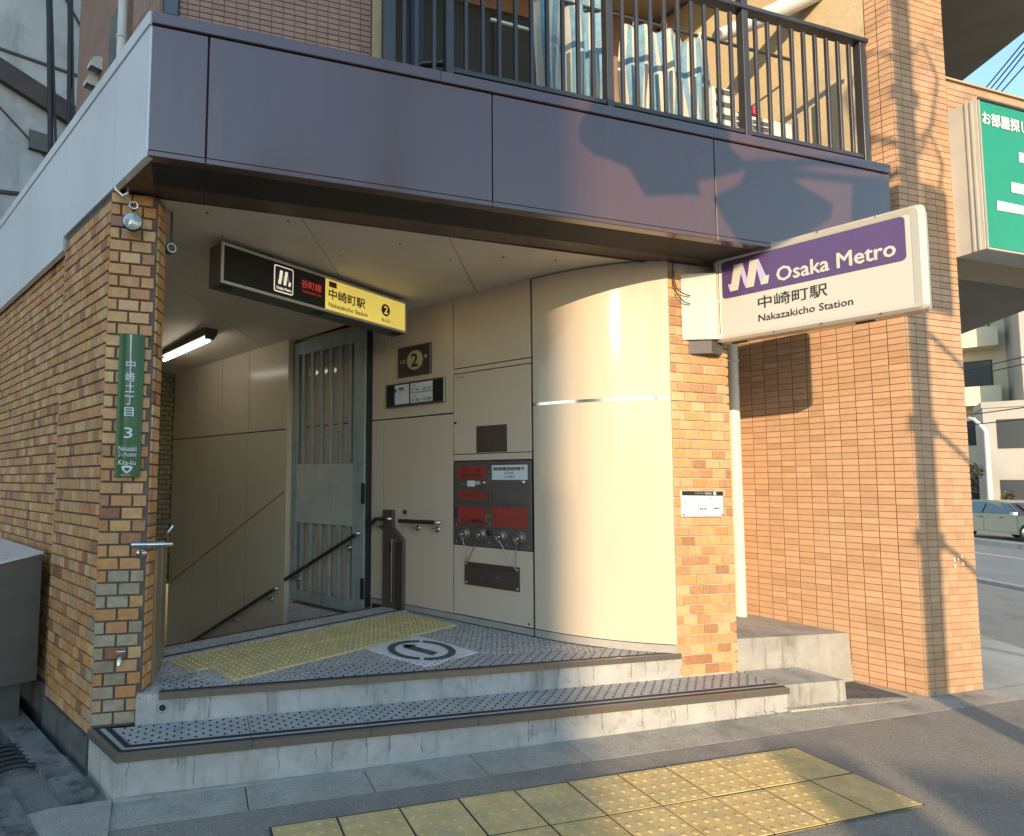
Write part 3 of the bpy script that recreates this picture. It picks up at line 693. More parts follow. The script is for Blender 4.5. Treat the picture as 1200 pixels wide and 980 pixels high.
# ------------------------------------------------------------------ canopy: fascia, soffit, ceiling
cp = thing('entrance_canopy', (2, 3.2, 3.13), 'dark brown metal fascia and cream ceiling over the entrance', 'canopy')
ZS, ZT, VF = 3.13, 3.90, 2.92
FF = FX(VF)
fe = [-.303, -.016, 1.637, 3.285, 4.906]
for a, b in zip(fe, fe[1:]):
    mb = MB(); FF.box(mb, a+.004, b-.004, ZS+.032, ZT-.072, -.03, 0, .003); mb.build('fascia_panel', 'fascia', cp)
    mb = MB(); FF.box(mb, a+.002, b-.002, ZS-.002, ZS+.028, -.05, .006, .003); mb.build('bottom_lip', 'fascia', cp)
for a, b in ((-.303, 1.30), (1.302, 3.28), (3.282, 4.906)):
    mb = MB(); FF.box(mb, a, b, ZT-.068, ZT, -.2, .012, .004); mb.build('top_cap', 'fascia', cp)
mb = MB(); FF.box(mb, -.29, 4.896, ZS+.004, ZT-.01, -.3, -.034); mb.build('fascia_core', 'joint', cp)
# soffit strip, mitred joint at the third panel
sp = [(-.303, 1.637), (1.641, 4.9)]
mb = MB(); mb.prism([(-.30, 2.95), (-.02, 2.95), (-.02, 3.365), (-.51, 3.345)], ZS+.006, ZS+.03); mb.build('soffit_panel', 'fascia_s', cp)
mb = MB(); mb.prism([(-.016, 2.95), (1.635, 2.95), (1.37, 3.365), (-.016, 3.365)], ZS+.006, ZS+.03); mb.build('soffit_panel', 'fascia_s', cp)
mb = MB(); mb.prism([(1.639, 2.95), (3.9, 2.95), (3.9, 3.32), (1.374, 3.365)], ZS+.006, ZS+.03); mb.build('soffit_panel', 'fascia_s', cp)
mb = MB(); mb.prism([(3.9, 2.95), (4.9, 2.95), (4.75, 3.4), (4.65, 4.2), (3.9, 4.2)], ZS+.006, ZS+.03); mb.build('soffit_panel', 'fascia_s', cp)
mb = MB(); FX(3.365).box(mb, -.3, 3.3, ZS+.004, ZS+.05, -.01, 0); mb.build('soffit_edge', 'fascia_s', cp)
# fascia side along the left wall, its sky reflection painted pale
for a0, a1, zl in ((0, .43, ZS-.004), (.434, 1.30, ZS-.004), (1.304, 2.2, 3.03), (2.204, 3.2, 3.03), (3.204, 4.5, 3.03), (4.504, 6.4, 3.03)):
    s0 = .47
    mb = MB(); mb.box8([LP(a0-s0, -.03, zl), LP(a1-s0, -.03, zl), LP(a1-s0, .006, zl), LP(a0-s0, .006, zl), LP(a0-s0, -.03, ZT-.075), LP(a1-s0, -.03, ZT-.075), LP(a1-s0, .006, ZT-.075), LP(a0-s0, .006, ZT-.075)]); mb.build('side_panel', 'fascia_side_sky', cp)
    mb = MB(); mb.box8([LP(a0-s0, -.15, ZT-.069), LP(a1-s0, -.15, ZT-.069), LP(a1-s0, .014, ZT-.069), LP(a0-s0, .014, ZT-.069), LP(a0-s0, -.15, ZT), LP(a1-s0, -.15, ZT), LP(a1-s0, .014, ZT), LP(a0-s0, .014, ZT)]); mb.build('side_cap', 'fascia_side_sky', cp)
mb = MB(); mb.box8([LP(-.46, -.3, ZS+.02), LP(5.9, -.3, ZS+.02), LP(5.9, -.034, ZS+.02), LP(-.46, -.034, ZS+.02), LP(-.46, -.3, ZT-.02), LP(5.9, -.3, ZT-.02), LP(5.9, -.034, ZT-.02), LP(-.46, -.034, ZT-.02)]); mb.build('side_core', 'joint', cp)
# ceiling boards (falling slightly towards the back), seams recessed
cl = [(-.36, 3.352), (3.62, 3.352), (3.62, 3.56)]
def ceilz(p):
    e = V(p[0], p[1], 0)-FW.o; s = e.dot(FW.d); return ZC + (.028*s if s < 0 else 0)
seams = [-9, -2.6, -.9, .8, 9]
back = FW.P(-4.4, 0, 0)
wA, wB = FW.P(1.25, 0, -.06), FW.P(-.45, 0, -.06)
polys = [[(-.36, 3.37), (.55, 3.37), (1.60, 5.36), (1.45, 5.5), (.75, 6.75), (-.55, 4.15)],
         [(.556, 3.37), (1.55, 3.37), (2.30, 4.39), (1.64, 5.36), (1.61, 5.355)],
         [(1.556, 3.37), (3.27, 3.33), (3.27, 3.40), (2.60, 3.95), (2.304, 4.38)],
         [(-.555, 4.16), (.745, 6.76), (-.9, 9.3), (-3.2, 9.0)]]
for pz in polys:
    mb = MB(); lo = [V(x, y, ceilz((x, y))) for x, y in pz]; hi = [p+V(0, 0, .04) for p in lo]; n = len(pz)
    mb.face(list(reversed(lo))); mb.face(hi)
    for k in range(n): mb.face([lo[k], lo[(k+1) % n], hi[(k+1) % n], hi[k]])
    mb.build('ceiling_board', 'ceil', cp)
mb = MB(); mb.prism([(-.36, 3.36), (3.3, 3.36), (3.4, 3.6), (2.7, 4.1), (-.8, 9.8), (-3.25, 9.1), (-.58, 4.2), (-.4, 3.8)], 3.20, 3.24); mb.build('ceiling_backing', 'seam', cp)
mb = MB()
for x, y in ((.0, 3.5), (.5, 3.47), (.95, 3.9), (1.3, 3.6), (1.75, 3.75), (1.2, 4.3), (.4, 4.6), (2.1, 3.6), (1.7, 4.4), (.1, 3.8), (2.5, 3.55)): mb.lathe((x, y, ZC+.001), (0, 0, -1), [(.008, 0), (.008, .005), (0, .006)], 8)
mb.build('screw_heads', 'ink', cp, kind='stuff')

# ------------------------------------------------------------------ steel gate folded against the wall
ga = thing('steel_gate', FW.P(-1.05, .25, .05), 'open blue grey barred steel gate with a solid middle plate', 'gate')
GO0, GO1 = .03, .085
for nm, a0, a1, z0, z1 in (('stile', -1.555, -1.475, .23, 3.06), ('stile', -.63, -.475, .23, 3.06), ('top_rail', -1.474, -.631, 2.92, 3.06), ('bottom_rail', -1.474, -.631, .23, .345)):
    mb = MB(); FW.box(mb, a0, a1, z0, z1, GO0, GO1, .004); mb.build(nm, 'gate', ga)
mb = MB(); FW.box(mb, -1.474, -.631, 1.067, 1.70, GO0, GO1-.008, .003); mb.build('middle_plate', 'gate_plate', ga)
for i in range(6):
    a = -1.40+.142*i
    for z0, z1 in ((1.701, 2.919), (.346, 1.066)):
        mb = MB(); FW.box(mb, a-.022, a+.022, z0, z1, GO0+.01, GO1-.008, .003); mb.build('bar', 'gate', ga)
mb = MB(); FW.box(mb, -.474, -.45, .3, 3.06, .0, .06, .003); mb.build('hinge_jamb', 'rubber', ga)
for z0 in (.38, 1.3): 
    mb = MB(); FW.box(mb, -.50, -.458, z0, z0+.2, .086, .10, .003); mb.build('hinge', 'rubber', ga)

# ------------------------------------------------------------------ handrails, posts
def bracket(mb, p, fr, drop=.06):
    q = fr.o + fr.d*((p-fr.o).dot(fr.d)) + V(0, 0, p.z-drop)
    mb.tube([p, p-V(0, 0, drop*.9), q+fr.n*.012], .007, 8); mb.lathe(q, fr.n, [(.028, 0), (.028, .008), (.018, .012), (0, .012)], 14)
def handrail(pts, brs, fr, label, tip=True):
    pts = [Vector(p) for p in pts]
    h = thing('handrail', pts[0]-V(0, 0, .1), label, 'handrail', None)
    mb = MB(); mb.tube(pts, .019, 12); mb.build('grip', 'rail', h)
    mb = MB(); e = (pts[0]-pts[1]).normalized(); mb.tube([pts[0]+e*.001, pts[0]+e*.03, pts[0]+e*.034+(fr.n*-.02)], [.021, .021, .019], 12); mb.build('end_cap', 'chrome', h)
    for b in brs:
        mb = MB(); bracket(mb, Vector(b), fr); mb.build('bracket', 'chrome', h)
FWg = Fr((FW.P(0, 0, .086).x, FW.P(0, 0, .086).y), (-.85, -.526)); FWp = Fr((FW.P(0, 0, OF).x, FW.P(0, 0, OF).y), (-.85, -.526))
handrail([FW.P(-.52, 1.0, .15), FW.P(-1.56, .441, .15)], [FW.P(-.66, .92, .15), FW.P(-1.4, .525, .15)], FWg, 'dark handrail sloping down across the folded steel gate')
handrail([FW.P(-1.66, .33, .22), FW.P(-3.6, -.71, .22)], [FW.P(-1.78, .26, .22), FW.P(-2.42, -.08, .22)], FWp, 'dark handrail sloping down the panelled stair wall beyond the gate')
handrail([FW.P(.36, 1.16, .08), FW.P(-.04, 1.155, .08)], [FW.P(.33, 1.155, .08), FW.P(.12, 1.155, .08)], FW, 'short level handrail on the cream wall right of the steel post')
handrail([FW.P(-.19, 1.165, .08), FW.P(-.32, 1.16, .08), FW.P(-.44, 1.06, .08)], [FW.P(-.30, 1.14, .08)], FW, 'short bent handrail between steel post and folded gate')
h = thing('handrail', (-.3, 3.25, 1.1), 'short polished steel handrail end sticking out across the brick pillar', 'handrail')
mb = MB(); mb.tube([(-.345, 3.262, 1.138), (-.18, 3.262, 1.140), (-.152, 3.275, 1.140), (-.14, 3.30, 1.14)], .018, 12); mb.build('grip', 'chrome', h)
mb = MB(); mb.tube([(-.30, 3.265, 1.13), (-.30, 3.265, 1.09), (-.30, 3.33, 1.085)], .007, 8); mb.lathe((-.30, 3.334, 1.085), (0, -1, 0), [(.028, 0), (.028, .008), (0, .01)], 12); mb.build('bracket', 'chrome', h)
mb = MB(); mb.tube([(-.15, 3.29, 1.14), (-.17, 3.40, 1.19), (-.14, 3.41, 1.23)], .008, 8); mb.build('hook', 'chrome', h)
fp = thing('flood_board_post', FW.P(-.15, .335, .05), 'stainless flood board guide post standing against the cream wall', 'post')
mb = MB(); FW.poly(mb, [(-.255, .335), (-.255, 1.25), (-.145, 1.25), (-.145, 1.09), (-.02, .98), (-.02, .335)], .005, .055); mb.build('post', 'steel_d', fp)
mb = MB(); FW.box(mb, -.105, -.02, .337, .955, .056, .062); mb.build('side_plate', 'bronze', fp)
mb = MB(); FW.box(mb, -.135, -.118, .40, .98, .056, .085, .003); mb.build('guide_rail', 'steel', fp)
mb = MB(); FW.box(mb, -.145, -.125, .86, .95, .086, .095, .003); mb.build('latch', 'rubber', fp)
mb = MB(); mb.lathe(FW.P(-.03, 1.235, 0), FW.n, [(.022, 0), (.022, .01), (.0, .012)], 12); o = mb.build('bolt_cap', 'bronze', fp)
fp2 = thing('flood_board_post', (-.22, 3.8, .335), 'narrow bronze toned flood board channel beside the brick pillar', 'post')
FJ = Fr((-.224, 3.465), (.998, -.066))
mb = MB(); FJ.box(mb, 0, .47, .337, 1.09, -.03, 0, .003); mb.build('channel', 'bronze_l', fp2)
mb = MB(); FJ.box(mb, .2, .22, .34, 1.08, .001, .008); mb.build('guide_rail', 'steel', fp2)

# ------------------------------------------------------------------ plates and cabinets on the cream wall
def plate(name, fr, a0, a1, z0, z1, th, m, label, cat, frame=None):
    t = thing(name, fr.P((a0+a1)/2, z0, 0), label, cat)
    if frame:
        mb = MB(); fr.box(mb, a0, a1, z0, z1, .001, th, .004); mb.build('frame', frame, t)
        mb = MB(); fr.box(mb, a0+.012, a1-.012, z0+.012, z1-.012, th, th+.003); mb.build('face', m, t)
    else:
        mb = MB(); fr.box(mb, a0, a1, z0, z1, .001, th, .003); mb.build('face', m, t)
    return t
def ring(fr, a, z, o, r, m, par, name='disc', n=28):
    mb = MB(); mb.face([fr.P(a+r*cos(2*pi*k/n), z+r*sin(2*pi*k/n), o) for k in range(n)]); return mb.build(name, m, par)
t = plate('exit_number_plate', FW, -.105, .27, 2.505, 2.788, .03, 'bronze', 'dark square plate with a round exit number 2 on the cream wall', 'sign', 'hydr')
ring(FW, .10, 2.645, .0345, .092, 'pale_yellow', t); text(FW, '2', .058, .138, 2.585, .12, .0385, 'ink', t, .02)
text(FW, '入口', -.075, -.01, 2.63, .035, .036, 'label', t); text(FW, '号', .205, .24, 2.645, .035, .036, 'label', t)
t = plate('opening_hours_plate', FW, -.25, .42, 2.225, 2.45, .03, 'black', 'long black framed plate of opening hours below the number 2 plate', 'sign', 'steel_d')
for a0, a1, z0, z1 in ((-.135, .035, 2.245, 2.43), (.05, .30, 2.342, 2.43), (.05, .30, 2.245, 2.336)):
    mb = MB(); FW.quad(mb, a0, a1, z0, z1, .0345); mb.build('paper', 'label', t)
mb = MB(); FW.quad(mb, -.15, -.137, 2.24, 2.433, .0345); mb.build('stripe', 'purple', t)
mb = MB(); FW.poly(mb, [(-.132, 2.40), (-.11, 2.378), (-.132, 2.352)], .0346, .0365); mb.build('arrow', 'purple', t)
text(FW, '中崎町', -.09, -.02, 2.375, .03, .0375, 'ink', t, .02); text(FW, 'Nakazakicho', -.09, -.03, 2.36, .009, .0375, 'ink', t)
text(FW, '5 16 - 23 51', .07, .285, 2.352, .03, .0375, 'ink', t, .02); text(FW, '平日', .07, .11, 2.395, .02, .0375, 'ink', t)
text(FW, '5 25 - 0 09', .07, .285, 2.255, .03, .0375, 'ink', t, .02); text(FW, '土休日', .07, .12, 2.30, .02, .0375, 'ink', t)

hb = thing('fire_hydrant_cabinet', FW.P(.86, .98, 0), 'grey hose inlet cabinet with red plates and four round ports in the cream wall', 'hydrant cabinet')
mb = MB(); FW.box(mb, .50, 1.214, .98, 1.692, -.02, .004, .003); mb.build('panel', 'hydr', hb)
mb = MB()
for a0, a1, z0, z1 in ((.515, .862, 1.338, 1.665), (.870, 1.2, 1.338, 1.665)):
    FW.box(mb, a0, a1, z0, z1, .004, .010, .002)
mb.build('doors', 'hydr', hb)
for a0, a1, z0, z1 in ((.545, .815, 1.545, 1.648), (.555, .815, 1.375, 1.445)):
    mb = MB(); FW.box(mb, a0, a1, z0, z1, .0105, .013); o = mb.build('red_plate', 'red', hb)
for a0, a1, z0, z1 in ((.545, .815, 1.165, 1.305), (.875, 1.18, 1.15, 1.31)):
    mb = MB(); FW.box(mb, a0, a1, z0, z1, .0045, .008); o = mb.build('red_plate', 'red', hb)
text(FW, '消火栓', .58, .78, 1.60, .03, .0155, 'ink_brown', hb); text(FW, '連結送水管', .58, .78, 1.56, .028, .0155, 'ink_brown', hb); text(FW, '送水口', .60, .76, 1.395, .03, .0155, 'ink_brown', hb)
text(FW, 'ホ-ス接続口', .575, .79, 1.175, .032, .0105, 'ink', hb, .02)
mb = MB(); FW.box(mb, .875, 1.185, 1.535, 1.655, .0105, .013); mb.build('label', 'label', hb)
text(FW, '無線機接続端子', .89, 1.165, 1.61, .03, .015, 'ink', hb, .015); text(FW, '(VHF', .985, 1.07, 1.575, .025, .015, 'ink', hb); text(FW, 'UHF)', .99, 1.075, 1.545, .025, .015, 'ink', hb)
mb = MB(); FW.box(mb, .642, .715, 1.478, 1.528, .0105, .013); mb.build('label', 'label', hb)
mb = MB(); FW.box(mb, .72, .765, 1.495, 1.523, .0105, .013); mb.build('label', 'signframe', hb)
mb = MB(); FW.box(mb, .58, .63, 1.483, 1.508, .0105, .012); mb.build('label', 'steel_d', hb)
for a, z in ((.80, 1.51), (1.15, 1.515)):
    mb = MB(); mb.lathe(FW.P(a, z, .01), FW.n, [(.017, 0), (.017, .012), (.008, .016), (0, .016)], 12); mb.build('lock', 'chrome', hb)
text(FW, '5', .80, .872, 1.145, .09, .0095, 'steel', hb)
mb = MB(); FW.box(mb, .822, .86, 1.262, 1.30, .0045, .008); mb.build('label', 'steel_d', hb); mb = MB(); FW.box(mb, .818, .866, 1.22, 1.25, .0045, .008); mb.build('label', 'steel', hb)
mb = MB(); FW.quad(mb, .508, .538, 1.205, 1.30, .006); mb.build('sticker', 'navy', hb)
mb = MB(); mb.lathe(FW.P(.842, 1.10, .004), FW.n, [(.024, 0), (.024, .012), (0, .014)], 12); mb.build('cap', 'ink', hb)
pts = [(.605, 1.075), (.765, 1.08), (.945, 1.075), (1.105, 1.072)]
for a, z in pts:
    mb = MB(); mb.lathe(FW.P(a, z, .004), FW.n, [(.06, 0), (.06, .01), (.052, .014), (.044, .01), (.04, .008), (.038, .03), (.025, .034), (.018, .026), (0, .026)], 24)
    pt = mb.build('hose_port', 'steel_d', hb)
    mb = MB(); mb.lathe(FW.P(a, z, .031), FW.n, [(.012, 0), (.012, .012), (0, .014)], 10); mb.build('plug', 'chrome', pt)
def chain(a0, z0, a1, z1, sag):
    ps = []
    for i in range(13):
        t = i/12; ps.append(FW.P(a0+(a1-a0)*t+sag*.25*sin(pi*t)*(1 if a1 > a0 else -1), z0+(z1-z0)*t-sag*sin(pi*t)*.3, .035-.02*t))
    return ps
for (a0, z0), (a1, z1) in zip(pts, ((.63, .845), (.645, .848), (1.08, .825), (1.085, .828))):
    mb = MB(); mb.tube(chain(a0, z0-.03, a1, z1, .05), .0035, 6); mb.build('chain', 'steel', hb)
for a, z in ((.53, 1.01), (.53, 1.15), (.842, 1.02), (1.0, 1.01), (1.19, 1.01)):
    mb = MB(); mb.lathe(FW.P(a, z, .004), FW.n, [(.006, 0), (.006, .004), (0, .005)], 8); mb.build('screw', 'chrome', hb)
t = plate('diagram_plate', FW, .612, 1.108, .655, .845, .012, 'bronze', 'small dark bronze diagram plate hanging below the hose inlet cabinet', 'plaque')
for a, z in ((.627, .83), (1.09, .822), (.63, .675), (1.09, .675)):
    mb = MB(); mb.lathe(FW.P(a, z, .012), FW.n, [(.009, 0), (.009, .004), (0, .005)], 10); mb.build('screw', 'chrome', t)
text(FW, '連結送水管系統図', .66, 1.06, .805, .018, .015, 'ink', t)
for a0, a1, z0, z1 in ((.77, .92, .737, .741), (.77, .774, .70, .741), (.90, .985, .752, .756), (.935, .94, .69, .755), (.91, .945, .735, .75)):
    mb = MB(); FW.quad(mb, a0, a1, z0, z1, .0145); mb.build('line', 'steel_d', t)
mb = MB(); mb.lathe(FW.P(1.18, .42, 0), FW.n, [(.008, 0), (.008, .006), (0, .007)], 8); o = mb.build('sensor_button', 'ink'); props(o, None, 'tiny black stud low on the cream wall near the curved panel', 'stud')

# ------------------------------------------------------------------ ceiling sign
cs = thing('ceiling_sign', FE.P(.9, 2.82, -.08), 'long black and lit yellow station sign hanging below the entrance ceiling', 'sign')
SL, Z0_, Z1_ = 1.84, 2.822, 3.105
mb = MB(); FE.box(mb, 0, SL, Z0_, Z1_, -.165, -.006, .003); mb.build('case', 'lampbody', cs)
for a0, a1, z0, z1 in ((0, SL, Z0_, Z0_+.02), (0, SL, Z1_-.02, Z1_), (0, .02, Z0_+.0201, Z1_-.0201), (SL-.02, SL, Z0_+.0201, Z1_-.0201)):
    mb = MB(); FE.box(mb, a0, a1, z0, z1, -.005, .004, .002); mb.build('frame', 'signframe', cs)
mb = MB(); FE.quad(mb, .02, .905, Z0_+.02, Z1_-.02, 0); bf = mb.build('black_face', 'black', cs)
mb = MB(); FE.quad(mb, .907, SL-.02, Z0_+.02, Z1_-.02, 0); yf_ = mb.build('yellow_face', 'lit_yellow', cs)
for a in (.35, 1.45):
    mb = MB(); FE.box(mb, a, a+.1, Z1_, ZC+.01, -.11, -.05); mb.build('hanger', 'lampbody', cs)
for a in (.03, .85, 1.72):
    mb = MB(); FE.box(mb, a, a+.09, Z0_-.006, Z0_-.0005, -.09, -.04); mb.build('clip', 'ink', cs)
def logo(fr, a0, w, z0, h, o, par, mw='white', ml='lav', k=1):
    P = lambda L: [(a0+w*x, z0+h*y) for x, y in L]
    for L, m, dz in (([(0, .30), (.09, .31), (.125, .10), (.05, .02)], ml, .0), ([(.27, 1), (.38, 1), (.52, .08), (.44, .02), (.39, .22)], ml, 0), ([(.66, 1), (.76, 1), (.92, .32), (.84, .32), (.80, .02)], ml, 0),
                     ([(.05, .02), (.25, .02), (.38, 1), (.17, 1)], mw, .002), ([(.44, .02), (.63, .02), (.76, 1), (.55, 1)], mw, .002), ([(.79, .02), (.96, .02), (1, .32), (.85, .32)], mw, .002)):
        mb = MB(); mb.face([fr.P(a, z, o+dz) for a, z in P(L)]); mb.build('emblem', m, par)
zc = Z0_+.01
mb = MB(); mb.face([FE.P(a, z, .002) for a, z in FE.rrect(.425, .598, 2.868, 3.065, .016)]); mb.build('logo_border', 'lit_white', cs)
mb = MB(); mb.face([FE.P(a, z, .004) for a, z in FE.rrect(.433, .59, 2.876, 3.057, .012)]); mb.build('logo_ground', 'navy', cs)
logo(FE, .453, .12, 2.925, .105, .006, cs, 'lit_white', 'lav'); text(FE, 'Osaka Metro', .445, .578, 2.888, .022, .0065, 'lit_white', cs, .02)
text(FE, '谷町線', .67, .865, 2.955, .062, .003, 'lit_red', cs, .01); text(FE, 'Tanimachi Line', .68, .865, 2.92, .022, .003, 'lit_red', cs)
mb = MB(); FE.quad(mb, .94, 1.02, 3.025, 3.07, .003); mb.build('station_tag', 'red', cs); text(FE, 'T19', .948, 1.012, 3.032, .03, .006, 'ink', cs, .02)
text(FE, '中崎町駅', .94, 1.33, 2.93, .082, .003, 'ink', cs, .022); text(FE, 'Nakazakicho Station', .94, 1.36, 2.868, .034, .003, 'ink', cs, .012)
ring(FE, 1.575, 2.975, .003, .052, 'ink', cs); text(FE, '2', 1.552, 1.598, 2.943, .064, .006, 'lit_yellow', cs, .03); text(FE, '出入口', 1.525, 1.625, 2.872, .03, .003, 'ink', cs, .015)

# ------------------------------------------------------------------ fluorescent lamp, small fittings
fl = thing('fluorescent_lamp', (-.2, 6.5, 3.0), 'lit fluorescent batten on the stairwell ceiling', 'ceiling light')
da = V(.41, -.912, 0); e0 = V(.075, 5.98, 0); nb = V(.912, .41, 0)
def flb(z0, z1, w0, w1, t0, t1, nm, m):
    a, b = e0-da*t0, e0-da*t1
    mb = MB(); mb.box8([a-nb*w0+V(0, 0, z0), b-nb*w0+V(0, 0, z0), b+nb*w0+V(0, 0, z0), a+nb*w0+V(0, 0, z0), a-nb*w1+V(0, 0, z1), b-nb*w1+V(0, 0, z1), b+nb*w1+V(0, 0, z1), a+nb*w1+V(0, 0, z1)]); return mb.build(nm, m, fl)
flb(3.02, 3.115, .06, .085, 0, 1.35, 'housing', 'lampbody'); flb(2.985, 3.019, .04, .045, .0, .05, 'end_cap', 'lampbody')
mb = MB(); mb.tube([e0-da*.05+V(0, 0, 2.985), e0-da*1.3+V(0, 0, 2.985)], .02, 10); mb.build('tube', 'tube', fl)
l = thing('wall_lamp', (-.39, 3.27, 2.9), 'round lamp lens hanging from a bent pipe hook at the top of the pillar', 'lamp')
mb = MB(); mb.lathe((-.40, 3.25, 2.925), (0, -1, 0), [(.0, -.03), (.05, -.02), (.055, 0), (.05, .006)], 20); mb.build('housing', 'ink', l)
mb = MB(); mb.lathe((-.40, 3.25, 2.925), (0, -1, 0), [(.05, .006), (.035, .014), (0, .017)], 20); mb.build('lens', 'lens', l)
mb = MB(); mb.lathe((-.398, 3.26, 3.02), (0, -1, 0), [(.026, -.012), (.026, .012), (.017, .012), (.017, -.012)], 16); mb.build('ring', 'chrome', l)
mb = MB(); mb.tube([(-.50, 3.25, 3.12), (-.49, 3.24, 3.09), (-.455, 3.235, 3.055), (-.435, 3.235, 3.07), (-.425, 3.24, 3.10), (-.43, 3.25, 3.13)], .008, 8); mb.tube([(-.45, 3.235, 3.06), (-.425, 3.245, 3.04), (-.405, 3.25, 3.03)], .005, 8); mb.build('hook', 'chrome', l)
mb = MB(); mb.tube([(-.40, 3.255, 2.98), (-.40, 3.335, 2.98)], .008, 6); mb.build('arm', 'ink', l)
c = thing('speaker', (-.17, 3.6, 2.9), 'small round speaker hanging beside the pillar under the ceiling', 'speaker')
mb = MB(); mb.lathe((-.205, 3.50, 2.90), (.4, -.9, 0), [(0, -.05), (.03, -.045), (.035, 0), (.028, .004), (.012, -.01), (0, -.01)], 16); mb.build('body', 'lampbody', c)
mb = MB(); mb.lathe((-.205, 3.50, 2.90), (.4, -.9, 0), [(.03, .003), (.03, .006), (.022, .006), (.022, .003)], 16); mb.mi = 0; mb.build('rim', 'label', c)
mb = MB(); mb.tube([(-.205, 3.53, 2.92), (-.21, 3.54, 3.0), (-.21, 3.54, 3.14)], .008, 6); mb.build('arm', 'lampbody', c)
tpx = thing('water_tap', (-.38, 3.29, .5), 'small chrome tap on the pale bricks low on the pillar', 'tap')
mb = MB(); mb.tube([(-.385, 3.335, .535), (-.385, 3.30, .54), (-.39, 3.285, .525), (-.39, 3.282, .495)], .011, 8); mb.tube([(-.385, 3.30, .54), (-.385, 3.298, .565)], .006, 6); mb.build('spout', 'chrome', tpx)
mb = MB(); mb.tube([(-.405, 3.298, .567), (-.36, 3.298, .567)], .007, 8); mb.build('handle', 'chrome', tpx)

# green address plate
GP = Fr((-.388, 3.325), (0, -1))
t = thing('address_plate', (-.39, 3.32, 1.5), 'tall green address plate with white lettering on the brick pillar', 'sign')
mb = MB(); rows = []
for z in (1.507, 2.305): rows.append([GP.P(-.067+.134*k/10, z, .018*(1-(2*k/10-1)**2)+.006) for k in range(11)])
mb.grid(rows); mb.face([GP.P(-.067, 1.507, .006), GP.P(.067, 1.507, .006), GP.P(.067, 1.507, 0), GP.P(-.067, 1.507, 0)]); mb.build('face', 'green', t)
mb = MB(); GP.box(mb, -.0665, .0665, 1.508, 2.304, -.004, .0055); mb.build('back', 'green', t)
for ch, z in zip('中崎二丁目', (2.105, 2.035, 1.975, 1.905, 1.84)): text(GP, ch, -.024, .024, z, .05 if ch != '二' else .036, .0262, 'label', t, .012)
text(GP, '3', -.022, .022, 1.72, .058, .0262, 'label', t, .012); text(GP, 'Nakazaki', -.047, .047, 1.648, .028, .0255, 'label', t, .01); text(GP, '2-chome', -.047, .047, 1.618, .026, .0255, 'label', t, .01); text(GP, 'Kita-ku', -.045, .045, 1.572, .027, .0255, 'label', t, .01)
mb = MB(); mb.face([GP.P(a, z, .0255) for a, z in ((-.03, 1.562), (-.012, 1.568), (.012, 1.568), (.03, 1.562), (.024, 1.545), (.012, 1.532), (0, 1.524), (-.012, 1.532), (-.024, 1.545))]); mb.build('emblem', 'label', t)
mb = MB(); mb.face([GP.P(a, z, .028) for a, z in ((-.014, 1.556), (.014, 1.556), (.012, 1.545), (0, 1.536), (-.012, 1.545))]); mb.build('emblem', 'green', t)
mb = MB(); mb.face([GP.P(a, z, .0262) for a, z in ((-.008, 2.30), (.0, 2.30), (.001, 2.12), (.006, 1.98), (.0, 1.96), (-.004, 2.1))]); mb.build('peeled_streak', 'label', t)
text(GP, '大阪市 北区', -.035, .02, 1.512, .009, .0245, 'label', t)

# map plate on the brick column
t = plate('map_plate', FC, 3.31, 3.675, 1.282, 1.466, .012, 'white', 'small white evacuation map plate with a black header on the brick column', 'sign')
mb = MB(); FC.quad(mb, 3.312, 3.673, 1.432, 1.464, .0145); mb.build('header', 'ink', t); text(FC, 'バリアフリー経路案内', 3.42, 3.57, 1.441, .014, .0165, 'label', t)
mb = MB(); FC.quad(mb, 3.585, 3.61, 1.437, 1.46, .0165); mb.build('symbol', 'label', t)
text(FC, 'この出入口に エレベーター はありません', 3.35, 3.64, 1.408, .014, .0145, 'ink', t); 
mb = MB(); FC.poly(mb, [(3.32, 1.37), (3.40, 1.345), (3.47, 1.30), (3.515, 1.288), (3.525, 1.288), (3.48, 1.306), (3.405, 1.353), (3.32, 1.38)], .0125, .0145); mb.build('map_line', 'pipe_grey', t)
for a, z, s in ((3.45, 1.355, '8'), (3.46, 1.33, '駅 地下鉄'), (3.59, 1.335, '現在地'), (3.335, 1.375, '4')):
    text(FC, s, a, None, z, .014, .0147, 'ink', t, .02)
for a, z in ((3.322, 1.295), (3.663, 1.295), (3.322, 1.455), (3.663, 1.455)): mb = MB(); mb.lathe(FC.P(a, z, .0145), FC.n, [(.006, 0), (.006, .003), (0, .004)], 8); mb.build('screw', 'ink', t)

# ------------------------------------------------------------------ projecting station sign
ps = thing('projecting_sign', FS.P(.55, 2.54, -.1), 'white and purple station name sign box projecting over the pavement', 'sign')
TH = .10; SZ0, SZ1, SA = 2.535, 3.165, 1.085
mb = MB(); FS.poly(mb, FS.rrect(0, SA, SZ0, SZ1, .036), -TH, 0); mb.build('case', 'signframe', ps)
rim = FS.rrect(0, SA, SZ0, SZ1, .036); rin = FS.rrect(.045, SA-.06, SZ0+.04, SZ1-.045, .012)
mb = MB(); n = len(rim)
for k in range(n):
    k2 = (k+1) % n; mid = lambda a: (a[0], a[1])
    ro0, ro1, ri0, ri1 = FS.P(*rim[k], .001), FS.P(*rim[k2], .001), FS.P(*rin[k], .012), FS.P(*rin[k2], .012)
    t0_, t1_ = ro0.lerp(ri0, .45)+FS.n*.014, ro1.lerp(ri1, .45)+FS.n*.014
    mb.face([ro0, ro1, t1_, t0_]); mb.face([t0_, t1_, ri1, ri0])
mb.build('rounded_frame', 'signframe', ps)
mb = MB(); mb.face([FS.P(a, z, .010) for a, z in rin]); mb.build('face', 'signface', ps)
